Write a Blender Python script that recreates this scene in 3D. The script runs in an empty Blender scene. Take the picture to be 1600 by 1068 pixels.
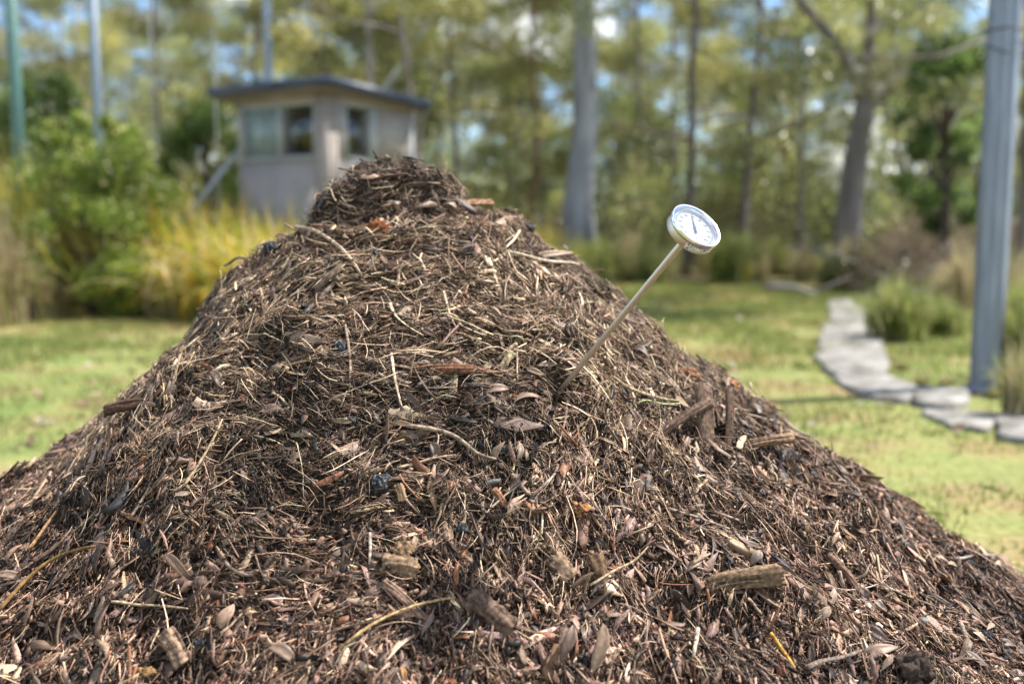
import bpy, math, random
import numpy as np
from mathutils import Vector, Matrix
R_ = math.radians
rng = np.random.default_rng(7)
random.seed(7)
sc = bpy.context.scene
COL = sc.collection

# ------------------------------------------------------------------ camera model
TH = R_(6.4); FPX = 1555.0; CAMZ = .85
def ray(px, py):
    a = (px-800)/FPX; b = -(py-534)/FPX
    return np.array([a, math.cos(TH)+b*math.sin(TH), -math.sin(TH)+b*math.cos(TH)])
def at(px, py, D):            # world point at horizontal distance D
    r = ray(px, py); return np.array([0, 0, CAMZ]) + r*(D/r[1])
def on_ground(px, py, z=0.0):
    r = ray(px, py); return np.array([0, 0, CAMZ]) + r*((z-CAMZ)/r[2])

# ------------------------------------------------------------------ noise
def perlin(x, y, seed=0):
    x = np.asarray(x, float); y = np.asarray(y, float)
    xi = np.floor(x).astype(np.int64); yi = np.floor(y).astype(np.int64); xf = x-xi; yf = y-yi
    def g(ix, iy, dx, dy):
        h = (ix*374761393+iy*668265263+seed*982451653) & 0xffffffff
        h = ((h ^ (h >> 13))*1274126177) & 0xffffffff; h = h ^ (h >> 16)
        a = (h & 0xffff)/65536.0*2*np.pi
        return np.cos(a)*dx+np.sin(a)*dy
    u = xf**3*(xf*(xf*6-15)+10); v = yf**3*(yf*(yf*6-15)+10)
    a = g(xi, yi, xf, yf); b = g(xi+1, yi, xf-1, yf); c = g(xi, yi+1, xf, yf-1); d = g(xi+1, yi+1, xf-1, yf-1)
    return (a+(b-a)*u)+((c+(d-c)*u)-(a+(b-a)*u))*v

# ------------------------------------------------------------------ materials
def mat(name):
    m = bpy.data.materials.new(name); m.use_nodes = True
    nt = m.node_tree; b = nt.nodes['Principled BSDF']
    return m, nt, b
def N(nt, t, **k):
    n = nt.nodes.new(t)
    for a, v in k.items():
        if a.startswith('i_'): n.inputs[a[2:].replace('_', ' ')].default_value = v
        else: setattr(n, a, v)
    return n
def ramp(nt, stops, src, interp='LINEAR'):
    r = nt.nodes.new('ShaderNodeValToRGB'); r.color_ramp.interpolation = interp
    e = r.color_ramp.elements
    while len(e) < len(stops): e.new(.5)
    for k, (p, c) in enumerate(stops): e[k].position = p; e[k].color = (*c, 1) if len(c) == 3 else c
    nt.links.new(src, r.inputs[0]); return r
def noise(nt, scale, detail=4, coord='Object', rough=.55, vec=None, stretch=None):
    tc = N(nt, 'ShaderNodeTexCoord'); n = N(nt, 'ShaderNodeTexNoise', i_Scale=scale, i_Detail=detail, i_Roughness=rough)
    src = vec or tc.outputs[coord]
    if stretch:
        mp = N(nt, 'ShaderNodeMapping'); mp.inputs['Scale'].default_value = stretch
        nt.links.new(src, mp.inputs[0]); src = mp.outputs[0]
    nt.links.new(src, n.inputs['Vector']); return n
def mixc(nt, a, b, fac, mode='MIX'):
    m = nt.nodes.new('ShaderNodeMix'); m.data_type = 'RGBA'; m.blend_type = mode
    for sock, v in ((0, fac), (6, a), (7, b)):
        if hasattr(v, 'is_output'): nt.links.new(v, m.inputs[sock])
        else: m.inputs[sock].default_value = v if sock == 0 else (*v, 1)
    return m.outputs[2]
def bump(nt, b, h, strength=.5, dist=.01):
    n = N(nt, 'ShaderNodeBump'); n.inputs['Strength'].default_value = strength; n.inputs['Distance'].default_value = dist
    nt.links.new(h, n.inputs['Height']); nt.links.new(n.outputs[0], b.inputs['Normal'])

def vcol_mat(name, rough=.6, spec=.3, nscale=300., lo=.6, hi=1.3, translucent=0, stretch=None, objvar=0):
    """surface whose own colour is stored on the mesh, with fine mottling"""
    m, nt, b = mat(name)
    a = N(nt, 'ShaderNodeAttribute', attribute_name='Col')
    n = noise(nt, nscale, 3, stretch=stretch)
    r = ramp(nt, [(.3, (lo,)*3), (.7, (hi,)*3)], n.outputs[0])
    c = mixc(nt, a.outputs['Color'], r.outputs[0], 1.0, 'MULTIPLY')
    if objvar:
        oi = N(nt, 'ShaderNodeObjectInfo')
        rr = ramp(nt, [(0, (1-objvar, 1-objvar, 1-objvar)), (.5, (1, 1, .95)), (1, (1+objvar, 1+objvar*.9, 1+objvar*.6))], oi.outputs['Random'])
        c = mixc(nt, c, rr.outputs[0], 1.0, 'MULTIPLY')
    nt.links.new(c, b.inputs['Base Color'])
    b.inputs['Roughness'].default_value = rough; b.inputs['Specular IOR Level'].default_value = spec
    bump(nt, b, n.outputs[0], .4, .001 if nscale > 50 else .01)
    if translucent:
        t = N(nt, 'ShaderNodeBsdfTranslucent'); nt.links.new(c, t.inputs[0])
        mx = N(nt, 'ShaderNodeMixShader'); mx.inputs[0].default_value = translucent
        out = nt.nodes['Material Output']
        nt.links.new(b.outputs[0], mx.inputs[1]); nt.links.new(t.outputs[0], mx.inputs[2]); nt.links.new(mx.outputs[0], out.inputs[0])
    return m
M = {}
M['mulch'] = vcol_mat('mulch fragments', .5, .32, 420, .5, 1.35)
M['wood'] = vcol_mat('weathered wood and bark', .8, .15, 150, .3, 1.6)
M['dryleaf'] = vcol_mat('dry leaf', .5, .4, 160, .7, 1.25, translucent=.15, objvar=.35)
M['leaf'] = vcol_mat('living foliage', .36, .6, 3, .7, 1.25, translucent=.55)
M['blade'] = vcol_mat('grass blades', .45, .4, 6, .75, 1.2, translucent=.55)
M['bark'] = vcol_mat('tree bark', .8, .2, 5, .6, 1.3, stretch=(1, 1, .15))
M['litter'] = vcol_mat('ground litter', .8, .2, 8, .6, 1.3)

def simple(name, col, rough=.6, metal=0, nscale=20, var=.15, bmp=.2, bd=.002, stretch=None, spec=.5):
    m, nt, b = mat(name); n = noise(nt, nscale, 4, stretch=stretch)
    c = np.array(col)
    r = ramp(nt, [(.3, tuple(c*(1-var))), (.7, tuple(np.minimum(c*(1+var), 1)))], n.outputs[0])
    nt.links.new(r.outputs[0], b.inputs['Base Color']); b.inputs['Roughness'].default_value = rough
    b.inputs['Metallic'].default_value = metal; b.inputs['Specular IOR Level'].default_value = spec
    if bmp: bump(nt, b, n.outputs[0], bmp, bd)
    return m
def soilmat():
    m, nt, b = mat('dark moist compost')
    n1 = noise(nt, 60, 6); n2 = noise(nt, 7, 3)
    r = ramp(nt, [(.3, (.014, .009, .006)), (.55, (.05, .032, .02)), (.75, (.11, .07, .045))], n1.outputs[0])
    r2 = ramp(nt, [(.35, (.7, .7, .7)), (.65, (1.25, 1.15, 1.05))], n2.outputs[0])
    c = mixc(nt, r.outputs[0], r2.outputs[0], 1.0, 'MULTIPLY')
    nt.links.new(c, b.inputs['Base Color']); b.inputs['Roughness'].default_value = .85
    bump(nt, b, n1.outputs[0], .9, .01); return m
M['soil'] = soilmat()
def lawnmat():
    m, nt, b = mat('lawn and forest floor')
    big = noise(nt, .55, 4); mid = noise(nt, 2.2, 5); fine = noise(nt, 30, 4)
    r1 = ramp(nt, [(.35, (.20, .11, .06)), (.42, (.27, .20, .10)), (.50, (.23, .25, .085)), (.62, (.13, .19, .05))], mid.outputs[0])
    r2 = ramp(nt, [(.37, (.26, .16, .085)), (.47, (.29, .265, .105)), (.64, (.18, .225, .065))], big.outputs[0])
    c = mixc(nt, r1.outputs[0], r2.outputs[0], .5)
    r3 = ramp(nt, [(.3, (.65, .65, .65)), (.7, (1.25, 1.25, 1.2))], fine.outputs[0])
    c = mixc(nt, c, r3.outputs[0], 1.0, 'MULTIPLY')
    g = N(nt, 'ShaderNodeNewGeometry'); s = N(nt, 'ShaderNodeSeparateXYZ'); nt.links.new(g.outputs['Position'], s.inputs[0])
    ad = N(nt, 'ShaderNodeMath', operation='MULTIPLY_ADD'); nt.links.new(big.outputs[0], ad.inputs[0]); ad.inputs[1].default_value = 3.0; nt.links.new(s.outputs[1], ad.inputs[2])
    mr = N(nt, 'ShaderNodeMapRange'); nt.links.new(ad.outputs[0], mr.inputs[0]); mr.inputs[1].default_value = 17.3; mr.inputs[2].default_value = 19.5
    fl = ramp(nt, [(.3, (.075, .052, .032)), (.5, (.13, .10, .055)), (.7, (.12, .12, .045))], mid.outputs[0])
    c = mixc(nt, c, fl.outputs[0], mr.outputs[0])
    nt.links.new(c, b.inputs['Base Color']); b.inputs['Roughness'].default_value = .9; b.inputs['Specular IOR Level'].default_value = .15
    bump(nt, b, fine.outputs[0], .6, .02); return m
M['lawn'] = lawnmat()
M['steel'] = simple('brushed stainless steel', (.72, .68, .63), .42, 1, 60, .08, .05, .0005, (1, 1, 30))
M['bezel'] = simple('polished bezel steel', (.78, .79, .82), .16, 1, 80, .04, 0)
M['galv'] = simple('galvanised steel post', (.23, .26, .315), .5, .5, 6, .2, .1, .001, (3, 3, .6))
M['greenpost'] = simple('green painted post', (.08, .17, .15), .5, 0, 8, .12)
M['bluepost'] = simple('blue grey post', (.2, .25, .31), .5, .2, 8, .12)
M['palepost'] = simple('pale slim pole', (.2, .21, .2), .6, 0, 8, .12)
M['wire'] = simple('dark wire', (.05, .055, .06), .5, .5, 30, .1, 0)
M['white'] = simple('white dial enamel', (.46, .49, .54), .9, 0, 50, .02, 0, spec=.03)
M['sticker'] = simple('white sticker', (.85, .85, .87), .6, 0, 50, .03, 0, spec=.2)
M['ink'] = simple('black ink', (.02, .02, .025), .5, 0, 50, .1, 0, spec=.03)
M['grey_ink'] = simple('grey ink', (.12, .12, .15), .5, 0, 50, .1, 0, spec=.03)
M['blue_ink'] = simple('blue ink', (.05, .06, .3), .5, 0, 50, .1, 0, spec=.03)
M['roof'] = simple('dark blue roof metal', (.03, .042, .07), .5, .1, 5, .2)
M['wall_left'] = simple('lavender grey sheet cladding', (.31, .28, .262), .7, 0, 4, .08)
M['wall_right'] = simple('warm grey sheet cladding', (.33, .295, .265), .7, 0, 4, .08)
M['trim'] = simple('beige timber trim', (.30, .255, .22), .7, 0, 15, .12)
M['frame'] = simple('pale window frame', (.36, .37, .37), .5, 0, 15, .06)
M['soffit'] = simple('brown soffit boards', (.16, .125, .1), .75, 0, 10, .15)
M['stone'] = None
def stonemat():
    m, nt, b = mat('pale grey flagstone')
    n1 = noise(nt, 4, 6); n2 = noise(nt, 22, 5)
    r = ramp(nt, [(.33, (.10, .09, .07)), (.47, (.23, .215, .19)), (.66, (.36, .34, .305))], n1.outputs[0])
    r2 = ramp(nt, [(.3, (.65, .65, .65)), (.65, (1.1, 1.1, 1.1))], n2.outputs[0])
    nt.links.new(mixc(nt, r.outputs[0], r2.outputs[0], 1.0, 'MULTIPLY'), b.inputs['Base Color'])
    b.inputs['Roughness'].default_value = .85; bump(nt, b, n2.outputs[0], .7, .02); return m
M['stone'] = stonemat()
def charmat():
    m, nt, b = mat('burnt charcoal'); n = noise(nt, 220, 5)
    r = ramp(nt, [(.35, (.012, .012, .013)), (.55, (.05, .052, .056)), (.72, (.26, .265, .27))], n.outputs[0])
    nt.links.new(r.outputs[0], b.inputs['Base Color']); b.inputs['Roughness'].default_value = .75; b.inputs['Specular IOR Level'].default_value = .15
    bump(nt, b, n.outputs[0], 1, .003); return m
M['char'] = charmat()
def glassmat(name, tint, gloss=.12, flat=False):
    m, nt, b = mat(name); nt.nodes.remove(b)
    t = N(nt, 'ShaderNodeBsdfTransparent'); t.inputs[0].default_value = (*tint, 1)
    g = N(nt, 'ShaderNodeBsdfGlossy'); g.inputs['Roughness'].default_value = 0 if flat else .03
    lw = N(nt, 'ShaderNodeLayerWeight'); fr = N(nt, 'ShaderNodeMath', operation='POWER'); nt.links.new(lw.outputs['Facing'], fr.inputs[0]); fr.inputs[1].default_value = 4.0
    ad = N(nt, 'ShaderNodeMath', operation='ADD'); ad.inputs[1].default_value = gloss+.04; nt.links.new(fr.outputs[0], ad.inputs[0])
    n = noise(nt, 3, 2); bp = N(nt, 'ShaderNodeBump'); bp.inputs['Strength'].default_value = .02; nt.links.new(n.outputs[0], bp.inputs['Height'])
    if not flat: nt.links.new(bp.outputs[0], g.inputs['Normal'])
    mx = N(nt, 'ShaderNodeMixShader'); nt.links.new(ad.outputs[0], mx.inputs[0]); nt.links.new(t.outputs[0], mx.inputs[1]); nt.links.new(g.outputs[0], mx.inputs[2])
    nt.links.new(mx.outputs[0], nt.nodes['Material Output'].inputs[0]); return m
M['lens'] = glassmat('clear dial lens', (.96, .97, .98), 0.0, True)
M['pane_sky'] = glassmat('reflecting window pane', (.5, .6, .6), .5, True)
def reflpanemat():  # pale teal mottle over clear glass is a reflection painted into the colour
    m, nt, b = mat('window pane with painted pale reflection'); b.inputs['Base Color'].default_value = (.30, .37, .37, 1); b.inputs['Roughness'].default_value = .15
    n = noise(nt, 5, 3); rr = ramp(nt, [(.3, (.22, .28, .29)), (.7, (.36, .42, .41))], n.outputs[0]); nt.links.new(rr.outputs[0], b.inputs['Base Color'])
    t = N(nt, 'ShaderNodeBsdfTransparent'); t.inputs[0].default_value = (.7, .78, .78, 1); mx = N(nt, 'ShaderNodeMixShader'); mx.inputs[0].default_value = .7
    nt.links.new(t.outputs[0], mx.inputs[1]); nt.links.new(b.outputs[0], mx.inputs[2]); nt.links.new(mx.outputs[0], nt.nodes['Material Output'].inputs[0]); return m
M['pane_sky'] = reflpanemat()
M['pane'] = glassmat('window pane', (.6, .66, .65), .06, True)

# ------------------------------------------------------------------ mesh helpers
class MB:
    def __init__(s): s.V = []; s.Q = []; s.T = []; s.C = []; s.n = 0; s.S = []
    def add(s, V, Q=None, T=None, C=(.5, .5, .5)):
        V = np.asarray(V, float).reshape(-1, 3); k = len(V)
        C = np.broadcast_to(np.asarray(C, float), (k, 3))
        if Q is not None and len(Q): s.Q.append(np.asarray(Q, np.int64).reshape(-1, 4)+s.n)
        if T is not None and len(T): s.T.append(np.asarray(T, np.int64).reshape(-1, 3)+s.n)
        s.V.append(V); s.C.append(C); s.n += k; return s
    def mesh(s, name, smooth=False, origin=None):
        V = np.concatenate(s.V); C = np.concatenate(s.C)
        if origin is not None: V = V-np.asarray(origin)
        Q = np.concatenate(s.Q) if s.Q else np.zeros((0, 4), np.int64)
        T = np.concatenate(s.T) if s.T else np.zeros((0, 3), np.int64)
        me = bpy.data.meshes.new(name)
        me.vertices.add(len(V)); me.vertices.foreach_set('co', V.astype(np.float32).ravel())
        me.loops.add(Q.size+T.size); me.loops.foreach_set('vertex_index', np.concatenate([Q.ravel(), T.ravel()]).astype(np.int32))
        me.polygons.add(len(Q)+len(T))
        st = np.concatenate([np.arange(len(Q))*4, Q.size+np.arange(len(T))*3]).astype(np.int32)
        me.polygons.foreach_set('loop_start', st)
        if smooth: me.polygons.foreach_set('use_smooth', np.ones(len(Q)+len(T), bool))
        a = me.color_attributes.new('Col', 'FLOAT_COLOR', 'POINT')
        a.data.foreach_set('color', np.concatenate([C, np.ones((len(C), 1))], 1).astype(np.float32).ravel())
        me.update(calc_edges=True); me.validate(); return me
    def build(s, name, m, parent=None, smooth=False, origin=None, loc=None):
        me = s.mesh(name, smooth, origin); me.materials.append(m)
        o = bpy.data.objects.new(name, me); COL.objects.link(o)
        if origin is not None: o.location = Vector(origin)
        if loc is not None: o.location = Vector(loc)
        if parent: 
            o.parent = parent
        return o
def tag(o, label=None, cat=None, group=None, kind=None):
    if label: o['label'] = label
    if cat: o['category'] = cat
    if group: o['group'] = group
    if kind: o['kind'] = kind
    return o
def empty(name, loc=(0, 0, 0), label=None, cat=None, group=None):
    o = bpy.data.objects.new(name, None); COL.objects.link(o); o.location = Vector(loc); o.empty_display_size = .1
    return tag(o, label, cat, group)
def copy_tree(o, loc=None, rz=None, scale=None, label=None, group=None):
    c = o.copy(); COL.objects.link(c)
    for ch in list(o.children):
        d = ch.copy(); COL.objects.link(d); d.parent = c
        for g in list(ch.children):
            e = g.copy(); COL.objects.link(e); e.parent = d
    if loc is not None: c.location = Vector(loc)
    if rz is not None: c.rotation_euler.z = rz
    if scale is not None: c.scale = scale if hasattr(scale, '__len__') else (scale,)*3
    if label: c['label'] = label
    if group: c['group'] = group
    return c
def box(c, s, ax=None):       # 8 verts/6 quads about centre c, size s, axes ax (3x3 rows)
    c = np.asarray(c, float); s = np.asarray(s, float)/2
    ax = np.eye(3) if ax is None else np.asarray(ax, float)
    k = np.array([(-1, -1, -1), (1, -1, -1), (1, 1, -1), (-1, 1, -1), (-1, -1, 1), (1, -1, 1), (1, 1, 1), (-1, 1, 1)])*s
    return c+k@ax, [(0, 3, 2, 1), (4, 5, 6, 7), (0, 1, 5, 4), (1, 2, 6, 5), (2, 3, 7, 6), (3, 0, 4, 7)]
def frames(P):
    P = np.asarray(P, float); T = np.gradient(P, axis=0); T /= np.linalg.norm(T, axis=1)[:, None]+1e-12
    ref = np.array([0, 0, 1.]) if abs(T[:, 2]).mean() < .8 else np.array([1., 0, 0])
    A = np.cross(T, ref); A /= np.linalg.norm(A, axis=1)[:, None]+1e-12
    return T, A, np.cross(A, T)
def tube(mb, P, Rad, n=8, C=(.5, .5, .5), flat=1.0, cap=True, jitter=0):
    P = np.asarray(P, float); k = len(P); Rad = np.broadcast_to(np.asarray(Rad, float), (k,))
    T, A, B = frames(P); a = np.arange(n)/n*2*np.pi
    rr = Rad[:, None]*(1+jitter*rng.uniform(-1, 1, (k, n)))
    V = P[:, None]+A[:, None]*(np.cos(a)[None, :, None]*rr[:, :, None])+B[:, None]*(np.sin(a)[None, :, None]*rr[:, :, None]*flat)
    V = V.reshape(-1, 3); Q = []
    for i in range(k-1):
        for j in range(n): Q.append((i*n+j, i*n+(j+1) % n, (i+1)*n+(j+1) % n, (i+1)*n+j))
    Tt = []
    if cap:
        V = np.vstack([V, P[0], P[-1]]); m0 = k*n
        for j in range(n): Tt += [(m0, (j+1) % n, j), (m0+1, (k-1)*n+j, (k-1)*n+(j+1) % n)]
    if not np.isscalar(C) and np.ndim(C) == 2: C = np.vstack([np.repeat(C, n, 0)]+([C[0], C[-1]] if cap else []))
    mb.add(V, Q, Tt, C)
def spline(P, n=12):
    P = np.asarray(P, float); k = len(P)
    if k < 3: 
        t = np.linspace(0, 1, n)[:, None]; return P[0]*(1-t)+P[-1]*t
    Pp = np.vstack([2*P[0]-P[1], P, 2*P[-1]-P[-2]]); out = []
    for u in np.linspace(0, k-1-1e-9, n):
        i = int(u); t = u-i; a, b, c, d = Pp[i:i+4]
        out.append(.5*((2*b)+(-a+c)*t+(2*a-5*b+4*c-d)*t*t+(-a+3*b-3*c+d)*t**3))
    return np.array(out)
def norm(v): return v/(np.linalg.norm(v, axis=-1, keepdims=True)+1e-12)

# ------------------------------------------------------------------ the heap surface
CX, CY = -.24, 1.98
PR = np.array([(0, .905), (.13, .895), (.235, .87), (.325, .81), (.43, .73), (.557, .612), (.686, .532), (.815, .437), (1.0, .305), (1.137, .225), (1.265, .145), (1.5, .01), (1.7, -.03), (9, -.03)])
PL = np.array([(0, .90), (.16, .845), (.228, .80), (.318, .732), (.408, .622), (.524, .518), (.627, .432), (.794, .32), (1.0, .165), (1.25, .01), (1.35, -.03), (9, -.03)])
PF = np.array([(0, .905), (.13, .875), (.2, .825), (.47, .59), (.75, .28), (.95, .12), (1.15, .01), (1.25, -.03), (9, -.03)])
PITS = []
def heap0(x, y):
    dx = x-CX; dy = y-CY; r = np.hypot(dx, dy); c = dx/(r+1e-9); s = dy/(r+1e-9)
    z = np.clip(c, 0, 1)**2*np.interp(r, PR[:, 0], PR[:, 1])+np.clip(-c, 0, 1)**2*np.interp(r, PL[:, 0], PL[:, 1])+s*s*np.interp(r, PF[:, 0], PF[:, 1])
    kx = (x+.250)/.150; ky = (y-1.98)/.13
    k = np.clip(1-(kx**2+ky**2)**2.8, 0, 1)**.5
    z = z+.075*k-.016
    # small ledges and slumps
    n = .024*perlin(x*6, y*6, 3)+.026*perlin(x*13, y*13, 5)+.012*perlin(x*30, y*30, 9)+.007*perlin(x*70, y*70, 11)
    z = z+(.030*perlin(x*3.2+7, y*11+z*6, 41)+.016*perlin(x*8, y*24, 43))*np.clip((r-.08)/.15, 0, 1)*np.clip(z/.2, 0, 1)
    rid = .011*(1-np.abs(perlin(x*19, y*19, 21))*2.5)
    n += .018*k*perlin(x*22, y*22, 33)
    edge = np.clip(z/.12, 0, 1)
    z = z+(n+rid)*edge
    for (hx, hy, hr, hd) in PITS: z = z-hd*np.exp(-(((x-hx)/hr)**2+((y-hy)/(hr*.7))**2))+hd*.35*np.exp(-(((x-hx)/(hr*1.3))**2+((y-hy-hr*1.3)/(hr*.6))**2))
    return z
GS = .005
gx = np.arange(-1.8, 1.7, GS); gy = np.arange(.55, 3.7, GS)
def make_grid():
    global HZ
    X, Y = np.meshgrid(gx, gy); HZ = heap0(X, Y)
make_grid()
def hz(x, y):
    u = np.clip((np.asarray(x)-gx[0])/GS, 0, len(gx)-1.001); v = np.clip((np.asarray(y)-gy[0])/GS, 0, len(gy)-1.001)
    i = u.astype(int); j = v.astype(int); a = u-i; b = v-j
    return (HZ[j, i]*(1-a)+HZ[j, i+1]*a)*(1-b)+(HZ[j+1, i]*(1-a)+HZ[j+1, i+1]*a)*b
def hn(x, y, e=.012):
    dx = (hz(x+e, y)-hz(x-e, y))/(2*e); dy = (hz(x, y+e)-hz(x, y-e))/(2*e)
    return norm(np.stack([-dx, -dy, np.ones_like(dx)], -1))
def on_heap(px, py):
    r = ray(px, py); t = .9; o = np.array([0, 0, CAMZ])
    while t < 3.2:
        p = o+r*t
        if hz(p[0], p[1])+.008 > p[2]: return p
        t += .003
    return None
bp = on_heap(885, 598)
PITS = [(bp[0]-.016, bp[1]-.002, .025, .085)]
for hx, hy, hr, hd in [(700, 612, .035, .035), (235, 885, .03, .035), (1112, 668, .03, .03), (660, 905, .03, .025), (560, 640, .03, .025), (430, 560, .04, .03), (300, 600, .04, .03), (1230, 545, .03, .02), (820, 880, .03, .03),
                       (1010, 740, .03, .022), (940, 960, .03, .025), (480, 800, .035, .022), (1330, 820, .03, .025), (560, 330, .03, .03), (660, 320, .03, .025), (1180, 730, .03, .025), (120, 800, .03, .025), (740, 455, .035, .022), (600, 430, .03, .022)]:
    q_ = on_heap(hx, hy)
    if q_ is not None: PITS.append((q_[0], q_[1], hr, hd))
make_grid()

# ------------------------------------------------------------------ ground sheet
def ground():
    xs = np.unique(np.concatenate([np.linspace(-400, -40, 10), np.linspace(-40, 40, 81), np.linspace(40, 400, 10)]))
    ys = np.unique(np.concatenate([np.linspace(-60, 0, 8), np.linspace(0, 60, 81), np.linspace(60, 600, 14)]))
    X, Y = np.meshgrid(xs, ys)
    Z = .02*perlin(X*.5, Y*.5, 2)*np.clip((Y-9)/6, 0, 1)+.6*perlin(X*.03, Y*.03, 4)*np.clip((Y-24)/30, 0, 1)
    nx, ny = len(xs), len(ys); i = np.arange((nx-1)*(ny-1)); r = i//(nx-1); c = i % (nx-1); a = r*nx+c
    mb = MB(); mb.add(np.stack([X, Y, Z], -1), np.stack([a, a+1, a+nx+1, a+nx], -1))
    tag(mb.build('ground', M['lawn'], smooth=True), kind='structure')
ground()

# ------------------------------------------------------------------ compost heap
heap = empty('compost_heap', (CX, CY, 0), 'tall steaming-dark heap of composted bark, twigs, straw and leaves on the lawn'.replace('steaming-', ''), 'compost heap')
ORI = np.array([CX, CY, 0.])
def under_heap(mb, name, m, kind=None, label=None):
    me = mb.mesh(name, False, ORI); me.materials.append(m); o = bpy.data.objects.new(name, me); COL.objects.link(o); o.parent = heap
    if kind: o['kind'] = kind
    return o
def mound():
    s = 2; X, Y = np.meshgrid(gx[::s], gy[::s]); Z = HZ[::s, ::s].copy()
    Z = np.maximum(Z-.004, -.03); nx = X.shape[1]; ny = X.shape[0]
    i = np.arange((nx-1)*(ny-1)); r = i//(nx-1); c = i % (nx-1); a = r*nx+c
    Q = np.stack([a, a+1, a+nx+1, a+nx], -1)
    keep = Z.ravel()[Q].max(1) > -.02; Q = Q[keep]
    mb = MB(); mb.add(np.stack([X, Y, Z], -1), Q)
    me = mb.mesh('mound', True, ORI); me.materials.append(M['soil']); o = bpy.data.objects.new('mound', me); COL.objects.link(o); o.parent = heap
mound()

def sample(n, low=0.):
    out = []   # low > 0 favours the lower slope, low < 0 the upper face
    m = 0
    while m < n:
        x = rng.uniform(-1.75, 1.65, n*2); y = rng.uniform(.6, 3.6, n*2)
        z = hz(x, y); k = (z > .006) | ((z > -.029+.0*z) & (rng.random(len(x)) < .12))
        fr = (y < CY+.1-.08*np.abs(x-CX)); p = np.where(fr, 1, .22)
        # skip what lies under the camera's feet in favour of the seen slope
        k &= rng.random(len(x)) < p
        t_ = np.clip((z+.12*perlin(x*4, y*4, 91)-.35)/.3, 0, 1); k &= rng.random(len(x)) < (1-low*t_ if low > 0 else 1+low*(1-t_))
        k &= (np.hypot(x-PITS[0][0], (y-PITS[0][1])/.8) > .021) | (rng.random(len(x)) < .04)
        out.append(np.stack([x[k], y[k]], -1)); m += k.sum()
    P = np.concatenate(out)[:n]; return P[:, 0], P[:, 1]
def orient(x, y, tilt=.35, align=.5):
    n = hn(x, y, .02); k = len(x)
    down = np.stack([n[:, 0], n[:, 1], np.zeros(k)], -1); down -= (down*n).sum(1)[:, None]*n; down = norm(down+1e-6)
    side = np.cross(n, down)
    # strands lie across the slope on the upper face and run down it on the flanks
    zz = hz(x, y); across = (np.abs(x-CX) < .22+.25*perlin(x*4, y*4, 81)) & (zz > .33+.1*perlin(x*6, y*6, 82))
    swirl = 1.1*perlin(x*7, y*7, 83)
    al = rng.random(k) < align*1.25
    th = np.where(al, np.where(across, np.pi/2, 0)+swirl+rng.normal(0, .4, k), rng.uniform(0, np.pi, k))
    T = down*np.cos(th)[:, None]+side*np.sin(th)[:, None]
    T = norm(T+n*rng.normal(0, tilt, k)[:, None]); 
    Nn = norm(n+rng.normal(0, .35, (k, 3))); B = norm(np.cross(Nn, T)); Nn = np.cross(T, B)
    return T, B, Nn, n
PAL = np.array([(.014, .0085, .0055), (.036, .022, .0135), (.086, .053, .034), (.165, .104, .067), (.28, .186, .122), (.46, .33, .22), (.74, .58, .40), (.24, .16, .122), (.20, .088, .042), (.026, .026, .026)])
def colors(k, w, x, y):
    """fragment colours; zones of the heap lean lighter or darker"""
    w = np.array(w, float); w /= w.sum()
    zone = perlin(x*3.1, y*3.1, 51)+.6*perlin(x*9, y*9, 52)
    u = np.clip(rng.random(k)+.16*zone, 0, .9999)
    order = np.array([0, 9, 1, 8, 2, 7, 3, 4, 5, 6]); cw = np.cumsum(w[order]); idx = order[np.searchsorted(cw, u).clip(0, 9)]
    c = PAL[idx]*rng.uniform(.75, 1.3, (k, 1))*rng.uniform(.93, 1.07, (k, 3))
    kn = np.clip(1-(((x+.25)/.17)**2+((y-1.98)/.16)**2)**2, 0, 1)[:, None]; c = c*(1-.42*kn)
    zz = np.clip((hz(x, y)+.10*perlin(x*5, y*5, 61)-.30)/.25, 0, 1)[:, None]      # straw-rich upper face, redder bark below
    c = c*(zz*np.array([.98, .95, .90])+(1-zz)*np.array([1.04, .95, .93]))
    damp = np.clip(1.15-1.5*np.clip(perlin(x*4.3, y*4.3, 63)-.12, 0, 1)-.8*np.clip(perlin(x*14, y*14, 64)-.2, 0, 1), .35, 1.2)[:, None]; c = c*damp
    return c
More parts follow.
